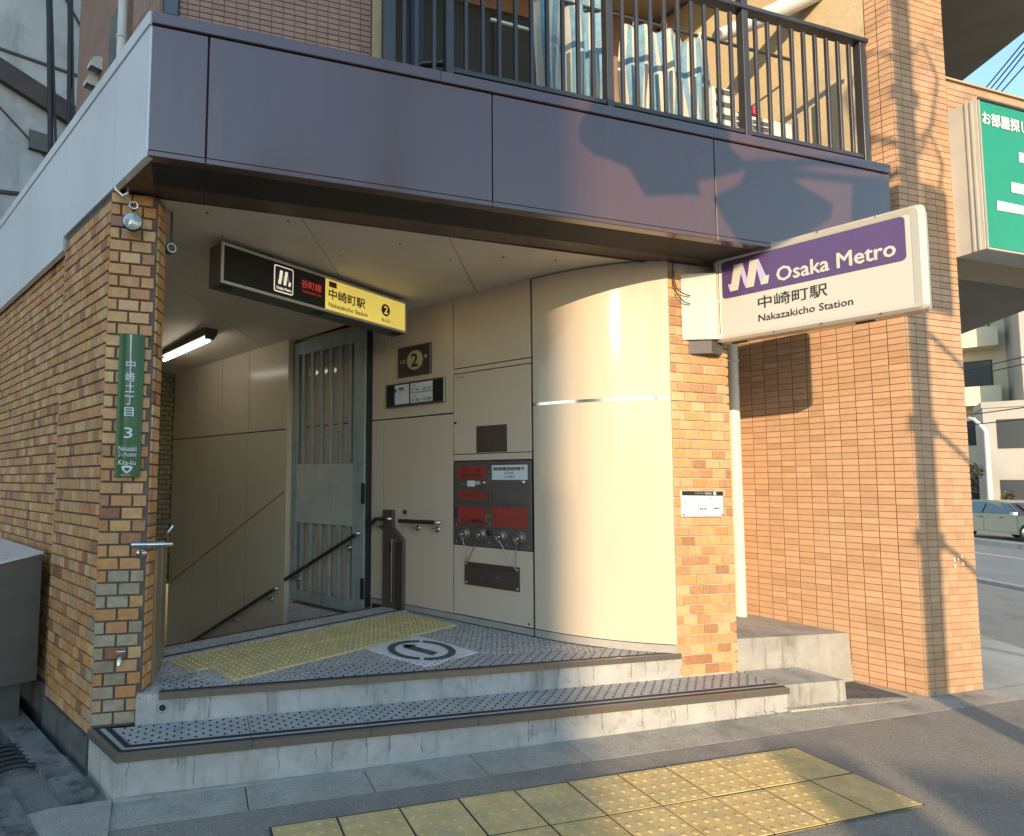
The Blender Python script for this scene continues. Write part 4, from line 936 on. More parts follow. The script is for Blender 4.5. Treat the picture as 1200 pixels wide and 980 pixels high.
for a in (.02, SA-.045):
    for z0, z1 in ((SZ0+.06, 2.83), (2.84, SZ1-.06)):
        mb = MB(); FS.box(mb, a+.012, a+.017, z0, z1, .012, .017); mb.build('seam_strip', 'steel_d', ps)
mb = MB(); mb.face([FS.P(a, z, .0125) for a, z in FS.rrect(.055, SA-.085, 2.845, 3.115, .025)]); mb.build('purple_panel', 'purple', ps)
logo(FS, .09, .245, 2.885, .19, .014, ps, 'signface', 'lav')
text(FS, 'Osaka Metro', .375, .955, 2.885, .098, .0150, 'signface', ps, .025)
text(FS, '中崎町駅', .265, .635, 2.725, .085, .0135, 'ink', ps, .006); text(FS, 'Nakazakicho Station', .265, .755, 2.635, .048, .0135, 'ink', ps, .008)
for a in (.35, .60, .88):
    mb = MB(); mb.lathe(FS.P(a, SZ1-.012, .014), FS.n, [(.007, 0), (.007, .006), (0, .008)], 8); mb.lathe(FS.P(a, SZ0+.016, .014), FS.n, [(.007, 0), (.007, .006), (0, .008)], 8); mb.build('screw', 'chrome', ps)
for a in (.08, .75): mb = MB(); FS.box(mb, a, a+.09, SZ0-.006, SZ0-.001, -.09, -.06); mb.build('vent_slot', 'ink', ps)
# bracket box between column and sign
mb = MB(); q = [(3.365, 3.297), (3.585, 3.205), (3.70, 3.21), (3.74, 3.297)]
mb.prism(q, 2.558, 3.045); mb.build('bracket_box', 'signbox', ps)
mb = MB(); mb.prism([(3.42, 3.298), (3.56, 3.235), (3.66, 3.24), (3.70, 3.298)], 2.46, 2.556); mb.build('bracket_arm', 'hydr', ps)
wr = thing('loose_wire', (3.3, 3.28, 3.0), 'pair of loose thin wires looping from the canopy to the sign bracket', 'wire')
for e in (0, .06):
    mb = MB(); mb.tube([V(3.29, 3.292, 3.06+e), V(3.285, 3.285, 2.96+e), V(3.31, 3.275, 2.88+e*.6), V(3.36, 3.27, 2.83+e), V(3.41, 3.262, 2.815+e)], .004, 6); mb.build('wire', 'ink_brown', wr)

# ------------------------------------------------------------------ cream drainpipe in the corner
dp = thing('drainpipe', (4.55, 3.98, .4), 'cream drainpipe in the corner between brick column and tan wall', 'drainpipe')
mb = MB(); mb.tube([(4.535, 3.93, .395), (4.535, 3.93, 3.12)], .05, 18); mb.build('pipe', 'pipe', dp)
for z in (.80, 1.37, 2.6):
    mb = MB(); mb.lathe((4.535, 3.93, z), (0, 0, 1), [(.05, 0), (.056, .002), (.056, .02), (.05, .022)], 18); mb.tube([(4.535-.075, 3.90, z+.011), (4.535+.075, 3.96, z+.011)], .008, 6); mb.build('clamp', 'pipe', dp)

# ------------------------------------------------------------------ tan tiled building
tb = thing('tan_tiled_building', (5.3, 3.2, 0), 'tan tiled building column with beam and porch, right of the station', 'building')
tb_items = []
def tiles(fr, a0, a1, z0, z1, pw=.1, ph=.05):
    ns, nz = int(round((a1-a0)/pw)), int((z1-z0)/ph)
    p = (a1-a0)/ns
    return [(fr, a0+p*i, z0+ph*j, p-.004, ph-.004) for i in range(ns) for j in range(nz)]
FTF = FX(2.949); zg = .03
tb_items += tiles(FT, -1.6, -.004, zg, 3.88); tb_items += tiles(FT, -.14, -.004, 3.88, 6.2, .068)
tb_items += tiles(FTF, 5.042, 5.632, zg, 6.2, .098)
beam = tiles(FTF, 5.636, 9.6, 3.37, 4.74); tb_items += beam
tb_items.sort(key=lambda q: (q[0].P(q[1], q[2], 0)-CAM).length)
cache = {}
for (fr, a, z, wd, hd) in tb_items[:300]:
    k = (round(wd, 4), round(hd, 4))
    if k not in cache: cache[k] = brickmesh(wd, hd, .012, 'tan', .0015)
    link('tile', cache[k], fr.P(a+wd/2, z+hd/2, -.006), tb, rz=fr.rz)
mb = MB()
for (fr, a, z, wd, hd) in tb_items[300:]: mb.cham(fr.P(a, z, random.uniform(-.0004, .0004)), fr.d*wd, fr.n*-.012, V(0, 0, hd), .0015)
mb.build('tiles', 'tan', tb, kind='stuff')
mb = MB(); p = FT.P(-1.7, 0, -.008); q = FT.P(-1.7, 0, -.3); p0 = FT.P(0, 0, -.008)
mb.prism([(5.05, 2.957), (5.626, 2.957), (5.60, 3.3), (5.32, 3.4), (q.x, q.y), (p.x, p.y), (p0.x, p0.y+.01)], -.1, 6.3); mb.build('column_core', 'tan_grout', tb)
mb = MB(); mb.cb(5.628, 9.6, 2.957, 3.35, 3.37, 4.735); mb.build('beam', 'tan_grout', tb)
mb = MB(); mb.cb(5.634, 9.6, 2.95, 3.36, 3.352, 3.369); mb.build('beam_underside', 'stucco', tb)
mb = MB(); FTF.box(mb, 5.628, 9.6, 4.745, 4.76, -.4, .003); mb.build('beam_cap', 'stucco', tb)
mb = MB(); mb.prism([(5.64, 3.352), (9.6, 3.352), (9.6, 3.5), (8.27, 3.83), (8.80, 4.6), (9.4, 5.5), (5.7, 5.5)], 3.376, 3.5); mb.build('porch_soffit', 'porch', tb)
mb = MB(); mb.box((6.2, 3.8, 3.366), (.22, .32, 0), (.06, -.04, 0), (0, 0, .02)); mb.build('soffit_vent', 'lampbody', tb)
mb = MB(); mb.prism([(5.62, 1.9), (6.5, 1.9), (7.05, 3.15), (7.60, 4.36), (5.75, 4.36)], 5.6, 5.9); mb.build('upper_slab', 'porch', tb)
mb = MB(); FT.box(mb, -1.7, -.145, 3.88, 6.3, -.2, -.004); mb.build('stucco_wall', 'stucco', tb)
# spalled marks
mb = MB()
for a, z in ((5.40, .985), (5.48, 1.0), (5.405, .94), (5.485, .95), (5.44, .985)):
    mb.face([FTF.P(a+.013*cos(k*1.05+a)*random.uniform(.6, 1.2), z+.016*sin(k*1.05+a)*random.uniform(.6, 1.2), .0025) for k in range(6)])
mb.build('chipped_mark', 'pipe', tb)

gs_ = thing('green_shop_sign', (6.6, 2.86, 3.29), 'large green estate agent sign box on the tan beam', 'sign')
mb = MB(); FG = FX(2.77); FG.box(mb, 5.62, 7.9, 3.29, 4.46, -.178, -.004, .004); mb.build('case', 'sign_side', gs_)
for o0 in (-.06, -.03): 
    mb = MB(); mb.cb(5.612, 5.619, 2.77-o0, 2.77-o0+.012, 3.29, 4.46); mb.build('side_rib', 'sign_side', gs_)
mb = MB(); FG.quad(mb, 5.632, 7.89, 3.305, 4.44, .0); mb.build('face', 'green_sign', gs_)
mb = MB(); FG.box(mb, 5.62, 7.9, 4.445, 4.462, -.002, .006); mb.build('top_edge', 'ink', gs_); mb = MB(); FG.box(mb, 5.62, 5.63, 3.29, 4.444, -.002, .006); mb.build('side_edge', 'signframe', gs_)
text(FG, 'お部屋探しの', 5.655, 6.28, 4.26, .10, .003, 'white', gs_, .035)
for L in ([(6.045, 4.10), (6.70, 4.105), (6.71, 4.03), (6.04, 4.02)], [(5.935, 3.845), (6.80, 3.845), (6.80, 3.765), (5.93, 3.765)], [(5.76, 3.675), (6.1, 3.672), (6.90, 3.66), (6.89, 3.575), (6.1, 3.605), (5.9, 3.602), (5.75, 3.60)]):
    mb = MB(); mb.face([FG.P(a, z, .003) for a, z in L]); mb.build('letter_stroke', 'white', gs_)

# ------------------------------------------------------------------ apartment above: tile wall, balcony
ab = thing('apartment_building', (1.5, 4.2, 3.9), 'brown tiled apartment building above the station canopy', 'building')
mb = MB(); FU = FX(3.10)
for (fr, a, z, wd, hd) in tiles(FU, -.27, .93, 3.905, 6.2, .067, .034): mb.cham(fr.P(a, z, 0), fr.d*wd, fr.n*-.01, V(0, 0, hd), .0015)
mb.build('tiles', 'brown_tile', ab, kind='stuff')
cb_ = LP(0, 0)
mb = MB(); a_, b_ = LP(-.3, -.12), LP(1.12, -.12); mb.prism([(-.27, 3.108), (.93, 3.108), (.93, 4.2), (.3, 5.2), (b_.x, b_.y), (a_.x, a_.y)], 3.86, 6.4); mb.build('wall_core', 'brown_wall', ab)
mb = MB()
FLu = Fr((a_.x, a_.y), FL.n)
for (fr, a, z, wd, hd) in tiles(FLu, -.38, .0, 3.905, 6.2, .045, .3): mb.cham(fr.P(a, z, .006), fr.d*wd, fr.n*-.006, V(0, 0, hd), .001)
mb.build('ribbed_tiles', 'brown_tile', ab, kind='stuff')
mb = MB(); FU.box(mb, .935, 1.02, 3.9, 6.2, -.4, .0); mb.build('stucco_edge', 'stucco', ab)
mb = MB(); FLu.box(mb, -.76, -.60, 3.9, 4.50, -.02, .012, .004); wf = mb.build('window', 'rubber', ab)
mb = MB(); FLu.box(mb, -.745, -.615, 3.92, 4.48, .012, .016); mb.build('pane', 'glass', wf)
mb = MB(); FU.box(mb, -.268, -.18, 4.02, 5.2, .001, .02, .003); wf = mb.build('window', 'rubber', ab)
mb = MB(); FU.box(mb, -.26, -.188, 4.04, 5.18, .02, .024); mb.build('pane', 'glass', wf)
for a, z in ((-.93, 4.30), (-1.0, 4.215)):
    mb = MB(); c0 = FLu.P(a, z, 0); ax = FLu.n
    rows = []
    for t in lin(0, pi/2, 5):
        ctr = c0+FLu.n*.0; rows.append([c0+FLu.n*(.075*sin(t))+V(0, 0, -.045+.075*cos(t)+0)+FLu.d*(.035*k) for k in (-1, 1)])
    mb.grid(rows); 
    for k in (-1, 1): mb.face([c0+FLu.d*.035*k+V(0, 0, -.06)] + [r[0 if k < 0 else 1] for r in rows] + [c0+FLu.n*.075+FLu.d*.035*k+V(0, 0, -.06)])
    mb.face([c0+FLu.n*.075+FLu.d*-.035+V(0, 0, -.06), c0+FLu.n*.075+FLu.d*.035+V(0, 0, -.06), rows[-1][1], rows[-1][0]])
    o = mb.build('vent_hood', 'pipe_grey', ab, fix=False)
dq = thing('drainpipe', LP(-.05, -.02, 3.9), 'pale grey drainpipe on the brown side wall above the canopy', 'drainpipe')
p = FLu.P(-.43, 0, .05); mb = MB(); mb.tube([(p.x, p.y, 3.86), (p.x, p.y, 6.3)], .028, 12); mb.build('pipe', 'pipe_grey', dq); mb = MB(); mb.lathe((p.x, p.y, 4.15), (0, 0, 1), [(.028, 0), (.032, .002), (.032, .02), (.028, .022)], 12); mb.build('clamp', 'pipe_grey', dq)
# balcony
mb = MB(); mb.cb(1.02, 4.74, 3.14, 4.9, 3.80, 3.87); mb.build('balcony_floor', 'conc', ab)
mb = MB(); mb.cb(1.02, 4.75, 4.6, 4.8, 3.87, 6.4); mb.build('balcony_back_wall', 'brown_wall', ab)
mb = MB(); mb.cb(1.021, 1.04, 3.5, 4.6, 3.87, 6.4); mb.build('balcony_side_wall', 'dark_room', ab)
mb = MB(); mb.cb(1.5, 3.6, 4.56, 4.599, 3.95, 6.0); wf = mb.build('balcony_window', 'rubber', ab)
for a0, a1 in ((1.54, 2.53), (2.57, 3.56)): mb = MB(); mb.cb(a0, a1, 4.55, 4.559, 4.0, 5.95); mb.build('pane', 'glass', wf)
mb = MB(); mb.cb(1.02, 5.3, 3.02, 4.8, 6.35, 6.55); mb.build('upper_balcony_floor', 'stucco', ab)
rl = thing('balcony_railing', (3, 2.95, 3.9), 'dark metal balcony railing of upright bars on top of the canopy', 'railing')
VR = 2.965; FRr = FX(VR)
def rb(a0, a1, z0, z1, o0, o1, nm, b=.002): mb = MB(); FRr.box(mb, a0, a1, z0, z1, o0, o1, b); return mb.build(nm, 'rail_paint', rl)
posts = [1.35, 2.475, 3.60, 4.715]
for a in posts: rb(a, a+.05, 3.895, 4.85 if a != 3.60 else 6.3, -.03, .02, 'post')
for a, b in zip(posts, posts[1:]):
    rb(a+.052, b-.002, 3.945, 3.975, -.015, .012, 'bottom_rail')
    n = 10
    for i in range(1, n):
        x = a+.025+(b-a)*i/n; rb(x-.011, x+.011, 3.976, 4.82, -.012, .008, 'bar')
rb(1.35, 4.79, 4.852, 4.885, -.035, .03, 'top_rail', .004)
rb(4.766, 4.79, 3.91, 4.85, -.03, .0, 'end_flat')
for x in (1.09, 1.165, 1.28): rb(x-.011, x+.011, 3.9, 4.85, -.012, .008, 'bar')
rb(.96, 1.035, 3.9, 4.85, -.03, .01, 'post'); rb(.96, 1.349, 4.853, 4.885, -.035, .03, 'top_rail')
mb = MB(); mb.tube([(1.12, 2.97, 3.90), (1.22, 3.05, 4.03), (1.35, 2.99, 4.02)], .022, 4); mb.build('brace', 'rail_paint', rl)
bp_ = thing('blue_pipe', (1.24, 3.12, 3.9), 'dark blue downpipe behind the left end of the balcony railing', 'pipe')
mb = MB(); mb.tube([(1.24, 3.15, 3.87), (1.24, 3.15, 6.3)], .045, 12); mb.build('pipe', mat('blue_pipe_paint', (.035, .05, .11), .35, n=(8, .2)), bp_)
# laundry
def cloth(name, u0, u1, v0, z0, z1, waves, amp, label, skew=0, stripe=.075):
    t = thing(name, ((u0+u1)/2, v0, z0), label, 'laundry')
    cols = 90; rows = 20; ph = random.uniform(0, 6)
    def P(i, j):
        s = i/cols; h = j/rows; a = amp*(.45+.35*(1-h))
        x = u0+(u1-u0)*s+skew*(1-h)*s+.012*sin(7*h+9*s); y = v0+a*sin(waves*2*pi*s+ph+.9*sin(3*h+ph))+.4*a*sin(waves*4.3*pi*s+2*h)
        zt = z1-.05*sin(pi*s*2)**2*.4; return V(x, y, z0+(zt-z0)*h+.012*sin(waves*2*pi*s)*(1-h))
    mb = MB(); pts = [[P(i, j) for i in range(cols+1)] for j in range(rows+1)]
    mb.grid(pts)
    for k in range(len(mb.f)):
        i = k % cols; mb.m[k] = 1 if ((i/cols*(u1-u0))/stripe) % 1 > .5 else 0
    o = mb.build('cloth', ['cloth_c', 'cloth_b'], t, fix=False)
    md = o.modifiers.new('thickness', 'SOLIDIFY'); md.thickness = .004
    return t
cloth('striped_sheet', 2.28, 2.83, 3.42, 4.0, 5.6, 2.5, .045, 'blue and cream striped sheet drying left of the middle railing post', .03)
cloth('striped_sheet', 3.02, 3.85, 3.42, 4.02, 5.03, 3.2, .06, 'blue and cream striped cloth pegged lower, right of the middle railing post', .02)
mb = MB(); mb.tube([(1.0, 3.42, 5.06), (4.7, 3.42, 5.06)], .012, 8); o = mb.build('drying_pole', 'rail_paint'); props(o, None, 'thin drying pole crossing the balcony above the striped laundry', 'pole')
mb = MB(); mb.tube([(1.95, 3.5, 4.86), (2.6, 3.5, 4.84)], .012, 8); o = mb.build('white_rod', 'white'); props(o, None, 'short white rod behind the railing left of the laundry', 'rod')
for i, x in enumerate((3.12, 3.4, 3.72)):
    mb = MB(); mb.box((x, 3.40, 5.02), (.012, 0, 0), (0, .03, 0), (0, 0, .06)); o = mb.build('clothes_peg', 'red' if i == 1 else 'white'); props(o, None, ['white clothes peg at the left end of the pegged cloth', 'red clothes peg at the middle of the pegged cloth', 'white clothes peg at the right end of the pegged cloth'][i], 'clothes peg')
ac = thing('air_conditioner', (4.35, 3.6, 3.87), 'white air conditioner outdoor unit on the balcony floor', 'air conditioner')
mb = MB(); FA = FX(3.42); FA.box(mb, 4.02, 4.68, 3.92, 4.50, -.26, 0, .01); mb.build('case', 'ac', ac)
mb = MB(); FA.box(mb, 4.05, 4.42, 3.96, 4.46, .001, .004); gr = mb.build('grille', 'grille', ac)
mb = MB()
for i in range(9): FA.box(mb, 4.05, 4.42, 3.975+.054*i, 3.985+.054*i, .005, .012)
for i in range(5): FA.box(mb, 4.06+.085*i, 4.067+.085*i, 3.96, 4.46, .005, .009)
mb.build('guard_wires', 'ac', ac, kind='stuff')
for x in (4.08, 4.55): mb = MB(); mb.cb(x, x+.06, 3.45, 3.66, 3.871, 3.919); mb.build('foot', 'rubber', ac)
for k, (x, z0, z1, lab) in enumerate(((3.90, 3.87, 4.30, 'white slatted plastic crate on the balcony left of the air conditioner'), (3.92, 4.301, 4.62, 'white plastic box stacked on the slatted crate on the balcony'))):
    b = thing('plastic_crate', (x, 3.5, z0), lab, 'crate'); FB = FX(3.36)
    mb = MB(); FB.box(mb, x-.13, x+.09, z0, z1, -.3, 0, .006); mb.build('body', 'ac', b)
    mb = MB()
    for i in range(3): FB.box(mb, x-.11, x+.07, z0+.06+.1*i, z0+.10+.1*i, .001, .004)
    mb.build('slots', 'grille', b)
mb = MB(); mb.box((4.18, 3.40, 4.502), (.12, 0, 0), (0, .1, 0), (0, 0, .06)); o = mb.build('red_box', mat('pink_box', (.55, .06, .1), .5, n=None)); props(o, None, 'small pinkish red box lying on the air conditioner', 'box')
ad = thing('air_duct', (4.5, 3.6, 5.2), 'white tapered duct cover under the upper balcony floor', 'duct')
mb = MB(); mb.tube([(3.95, 3.45, 5.13), (4.5, 3.4, 5.42), (5.0, 3.3, 5.70)], [.05, .075, .08], 10); mb.build('cover', 'pipe_grey', ad)

# ------------------------------------------------------------------ old concrete building behind, cables
ob = thing('concrete_building', (-3, 8.5, 0), 'weathered grey concrete building behind the brick wall at upper left', 'building')
FO = Fr((-2.7, 8.08), (.29, -.957))
mb = MB(); FO.box(mb, -9, 1.2, -.2, 16, -.4, 0); mb.build('wall', 'old_conc', ob)
def beamseg(a0, z0, a1, z1, h, dep, nm='beam', m='old_beam'):
    mb = MB(); pts = [(a0, z0), (a1, z1), (a1, z1+h), (a0, z0+h)]; FO.poly(mb, pts, .001, dep); return mb.build(nm, m, ob)
beamseg(-3.2, 7.9, 1.2, 6.31, .29, .10)
beamseg(-3.0, 7.19, 1.2, 7.20, .035, .02, 'joint_strip'); beamseg(-1.5, 7.75, .82, 5.66, .03, .02, 'joint_strip'); beamseg(-2, 4.95, 1.2, 5.42, .045, .03, 'joint_strip'); beamseg(-3, 4.2, -.02, 4.75, .25, .06) if 0 else None
beamseg(.15, 9.1, 1.2, 7.5, .05, .03, 'joint_strip')
mb = MB(); FO.box(mb, .35, .60, 5.95, 6.22, .001, .05, .01); mb.build('vent_cover', 'old_beam', ob)
mb = MB(); FO.box(mb, .36, .59, 5.96, 6.21, .051, .056); mb.build('vent_mesh', 'lampbody', ob)
for k, (p, q, r, lab) in enumerate(((FO.P(.34, 9.6, .8), FO.P(.62, 5.2, .5), .035, 'left of two thick black cables running up the concrete wall'), (FO.P(.62, 9.6, .8), FO.P(.82, 5.2, .5), .03, 'right of two thick black cables running up the concrete wall'))):
    mb = MB()
    for e in (0, .05): mb.tube([p+V(e*.3, 0, 0), p.lerp(q, .5)+V(.02+e*.6, 0, 0), q+V(e*1.5, 0, 0)], r*(1 if e == 0 else .5), 8)
    o = mb.build('power_cable', 'cable'); props(o, None, lab, 'cable', 'cables on the concrete wall')
# steel cabinet at the left edge
cbn = thing('steel_cabinet', LP(1.4, .3, .1), 'brown steel cabinet with its top coloured pale for the light it catches, standing by the brick wall at left', 'cabinet')
mb = MB(); a0, a1 = .92, 2.3
mb.box8([LP(a0, .02, .19), LP(a1, .02, .19), LP(a1, .75, .19), LP(a0, .75, .19), LP(a0, .02, 1.0), LP(a1, .02, 1.0), LP(a1, .75, .86), LP(a0, .75, .86)]); mb.build('body', 'cab_body', cbn)
mb = MB(); mb.box8([LP(a0-.012, .015, 1.003), LP(a1, .015, 1.003), LP(a1, .77, .858), LP(a0-.012, .77, .858), LP(a0-.012, .015, 1.016), LP(a1, .015, 1.016), LP(a1, .77, .871), LP(a0-.012, .77, .871)]); mb.build('top', 'cab_top_lit', cbn)
for a in (a0+.05, a1-.1): mb = MB(); mb.box8([LP(a, .1, -.05), LP(a+.06, .1, -.05), LP(a+.06, .65, -.05), LP(a, .65, -.05), LP(a, .1, .189), LP(a+.06, .1, .189), LP(a+.06, .65, .189), LP(a, .65, .189)]); mb.build('foot', 'lampbody', cbn)

# ------------------------------------------------------------------ far side of the crossing road
car = thing('parked_car', (30.5, 15.5, gz(30.5, 15.5)), 'grey estate car seen side on across the road', 'car')
cu_, cv_ = -rd, rn*-1      # cu_: nose direction (towards the camera's right); cv_: towards camera
c0 = V(30.2, 15.0, gz(30, 15)+.0) + cu_*1.0
def CP(a, y, z): return c0 + cu_*a + cv_*y + V(0, 0, z)
prof = [(2.25, .25), (2.3, .55), (2.2, .78), (1.15, .95), (.45, 1.38), (-.6, 1.48), (-1.7, 1.45), (-2.25, 1.0), (-2.3, .5), (-2.2, .25)]
mb = MB()
L = [CP(a, .86 if z < 1.0 else .68, z) for a, z in prof]; Rr_ = [CP(a, -.86 if z < 1.0 else -.68, z) for a, z in prof]
mb.face(L); mb.face(list(reversed(Rr_)))
for k in range(len(prof)): mb.face([L[k], L[(k+1) % 10], Rr_[(k+1) % 10], Rr_[k]])
o = mb.build('body', 'car', car); md = o.modifiers.new('bevel', 'BEVEL'); md.width = .07; md.segments = 3; o.data.shade_smooth()
mb = MB(); mb.box(CP(2.29, -.26, .42), cu_*.02, cv_*.52, (0, 0, .11)); mb.build('number_plate', 'white', car)
for x_ in (.98, -.52):
    mb = MB(); mb.face([CP(x_, .872, .34), CP(x_+.012, .872, .34), CP(x_+.012, .872, .93), CP(x_, .872, .93)]); mb.build('door_gap', 'ink', car)
for x_ in (.1, -.95): mb = MB(); mb.box(CP(x_, .87, .82), cu_*.2, cv_*.03, (0, 0, .03)); mb.build('door_handle', 'chrome', car)
for pts in ([(1.0, 1.0), (.42, 1.33), (-.5, 1.40), (-.5, .98)], [(-.56, .98), (-.56, 1.40), (-1.6, 1.38), (-1.95, 1.0)]):
    mb = MB(); mb.face([CP(a, .87-.19*(z-.95)/.45+.012, z) for a, z in pts]); mb.build('side_window', 'glass', car)
mb = MB(); mb.face([CP(1.18, .62, .97), CP(.5, .56, 1.37), CP(.5, -.56, 1.37), CP(1.18, -.62, .97)]); 
for v_ in mb.v: v_ += cu_*.02+V(0, 0, .015)
mb.build('windscreen', 'glass', car)
for a in (1.4, -1.4):
    for y in (.80, -.80):
        mb = MB(); s_ = 1 if y > 0 else -1
        mb.lathe(CP(a, y-.1*s_, .32), cv_*s_, [(0, 0), (.32, 0), (.32, .2), (.22, .21), (0, .2)], 20); wh = mb.build('wheel', 'tyre', car)
        mb = MB(); mb.lathe(CP(a, y+.1*s_, .32), cv_*s_, [(.21, .005), (.2, .012), (.05, .016), (0, .016)], 16); mb.build('rim', 'steel', wh)
for s_ in (.55, -.55): mb = MB(); mb.box(CP(2.2, s_-.15, .58), cu_*.1, cv_*.3, (0, 0, .14)); mb.build('headlight', 'label', car)
mb = MB(); mb.box(CP(.9, .87, .95), cu_*.14, cv_*.12, (0, 0, .1)); mb.build('door_mirror', 'label', car)
mb = MB(); mb.face([CP(a, .873, z) for a, z in ((.95, .30), (.95, .32), (-.9, .32), (-.9, .30))]); mb.build('sill_trim', 'chrome', car)
# median kerb and rail behind
strip('far_pavement', 21, 34, -30, 80, .05, 'pave', 3, 20, kind='structure')
ml = thing('median_kerb', RP(15.1, 8, 0), 'low pale concrete median kerb along the middle of the far road', 'kerb')
mb = MB()
for j in range(30):
    a, b = RP(15.0, -20+2*j), RP(15.0, -20+2*j+1.97); x = rn*.25
    mb.box8([a-V(0, 0, .05), a+x-V(0, 0, .05), b+x-V(0, 0, .05), b-V(0, 0, .05), a+V(0, 0, .16), a+x+V(0, 0, .16), b+x+V(0, 0, .16), b+V(0, 0, .16)])
mb.build('kerb_blocks', 'pave', ml)
lp = thing('street_lamp', (36, 18.8, -.25), 'white curved street lamp post behind the parked car', 'street lamp')
b0 = V(36.0, 18.2, -.2)
pts = [b0+V(0, 0, z) for z in (0, 2, 4, 4.6)] + [b0+rd*(.35*k*.9)+V(0, 0, 4.6+.75*sin(k*.5)) for k in (1, 2, 3)]
mb = MB(); mb.tube(pts, [.11, .1, .085, .08, .075, .07, .065], 10); mb.build('post', 'lamp_post', lp)
mb = MB(); mb.box(pts[-1]-V(.1, .1, .12), rd*.6, rn*.2, (0, 0, .12)); mb.build('lamp_head', 'lamp_post', lp)
def box_building(name, c, L_, D_, H_, m, label, floors, bays, ori=rd, base=-.25, win='glass', balc=False):
    n_ = V(-ori.y, ori.x, 0); t = thing(name, V(c[0], c[1], base), label, 'building')
    o = V(c[0], c[1], base)
    fr = Fr((o.x, o.y), -V(ori.y, -ori.x, 0))
    if (CAM-o).dot(fr.n) < 0: fr = Fr((o.x, o.y), V(ori.y, -ori.x, 0))
    mb = MB(); fr.box(mb, -L_/2, L_/2, base, base+H_, -D_, 0); mb.build('wall', m, t)
    fh = H_/floors
    for f in range(floors):
        for b in range(bays):
            a0 = -L_/2+L_*(b+.2)/bays; a1 = -L_/2+L_*(b+.8)/bays
            mb = MB(); fr.box(mb, a0, a1, base+f*fh+fh*.32, base+f*fh+fh*.8, .001, .05); wn_ = mb.build('window', 'rubber', t)
            mb = MB(); fr.box(mb, a0+.06, a1-.06, base+f*fh+fh*.34, base+f*fh+fh*.78, .051, .06); mb.build('pane', win, wn_)
        if balc:
            mb = MB(); fr.box(mb, -L_/2+.3, L_/2-.6, base+f*fh-.05, base+f*fh+1.05, .06, 1.3); mb.build('balcony', m, t)
    mb = MB(); fr.box(mb, -L_/2-.05, L_/2+.05, base+H_, base+H_+.3, -D_, .08); mb.build('parapet', m, t)
    return t, fr
box_building('apartment_block', (42.0, 26.1), 11, 9, 17, 'apt', 'cream apartment block with balconies far across the road', 5, 3, ori=V(-.55, .835, 0), balc=True)
box_building('office_block', (45.6, 13.7), 14, 8, 13, 'apt_grey', 'grey concrete block right of the cream apartments, far across the road', 4, 4, ori=V(-.55, .835, 0))
box_building('low_house', (39.4, 17.5), 4.5, 2.5, 6.0, 'apt_grey', 'low grey building behind the white curved street lamp', 2, 2, ori=V(-.55, .835, 0))
def bush(name, c, r, h, m, label, cat, n=900, trunk=True):
    t = thing(name, c, label, cat); c = Vector(c); mb = MB()
    cl = [(V(random.gauss(0, r*.45), random.gauss(0, r*.45), h*random.uniform(.35, .95)), r*random.uniform(.25, .5)) for _ in range(14)]
    for _ in range(n):
        q, rr = random.choice(cl); d = V(random.gauss(0, 1), random.gauss(0, 1), random.gauss(0, 1)).normalized()*rr*random.uniform(.5, 1)
        p = c+q+d; a = V(random.gauss(0, 1), random.gauss(0, 1), random.gauss(0, 1)).normalized(); b = a.orthogonal().normalized(); s = random.uniform(.05, .11)
        mb.face([p-a*s, p+b*s*.6, p+a*s, p-b*s*.6])
    mb.build('foliage', m, t, fix=False)
    mb = MB()
    for _ in range(5): mb.tube([c, c+V(random.uniform(-.1, .1), random.uniform(-.1, .1), h*.4), c+V(random.gauss(0, r*.4), random.gauss(0, r*.4), h*.85)], [.07, .05, .02], 6)
    mb.build('trunk', 'bark', t)
bush('shrub', (33.6, 15.4, gz(33.6, 15.4)), .8, 2.0, 'leaf', 'brown leaved bush across the road behind the car bonnet', 'bush')
bush('tree', (36.4, 19.9, gz(36, 20)), 1.1, 4.0, 'leaf_d', 'dark slender tree across the road beside the street lamp', 'tree', 1400)
for k in range(4):
    ends = [((14.5, 7.35, 9), (13.1, 5.85, 9)), ((14.3, 7.0, 9), (13.3, 5.95, 9)), ((14.35, 6.9, 9), (13.55, 6.1, 9)), ((14.4, 6.8, 9), (13.85, 6.2, 9))][k]
    p, q = Vector(ends[0]), Vector(ends[1]); d = (q-p).normalized(); a, b = p-d*30, q+d*30
    mb = MB(); mb.tube([a.lerp(b, i/12)+V(0, 0, .6*((2*i/12-1)**2)-.02) for i in range(13)], .012, 5); o = mb.build('overhead_wire', 'cable')
    props(o, None, ['thin black wire across the blue sky nearest the dark slab', 'thin black sky wire second from the dark slab', 'thin black sky wire third from the dark slab', 'thin black sky wire farthest from the dark slab'][k], 'wire', 'overhead wires in the sky')
for k, (y0, y1) in enumerate(((6.0, 6.2), (5.75, 5.95), (4.3, 4.35), (3.95, 3.75))):
    a, b = RP(17.2, 33, 0), RP(17.2, -8, 0); a.z, b.z = y0+.3, y1+.5
    mb = MB(); mb.tube([a.lerp(b, i/10)-V(0, 0, 1.2*(1-(2*i/10-1)**2)*.3) for i in range(11)], .02, 5); o = mb.build('street_wire', 'cable')
    props(o, None, ['topmost black street wire in front of the far apartments', 'black street wire just below the topmost one before the far apartments', 'black street wire just above the lowest one before the far apartments', 'lowest black street wire in front of the far apartments'][k], 'wire', 'wires across the far road')

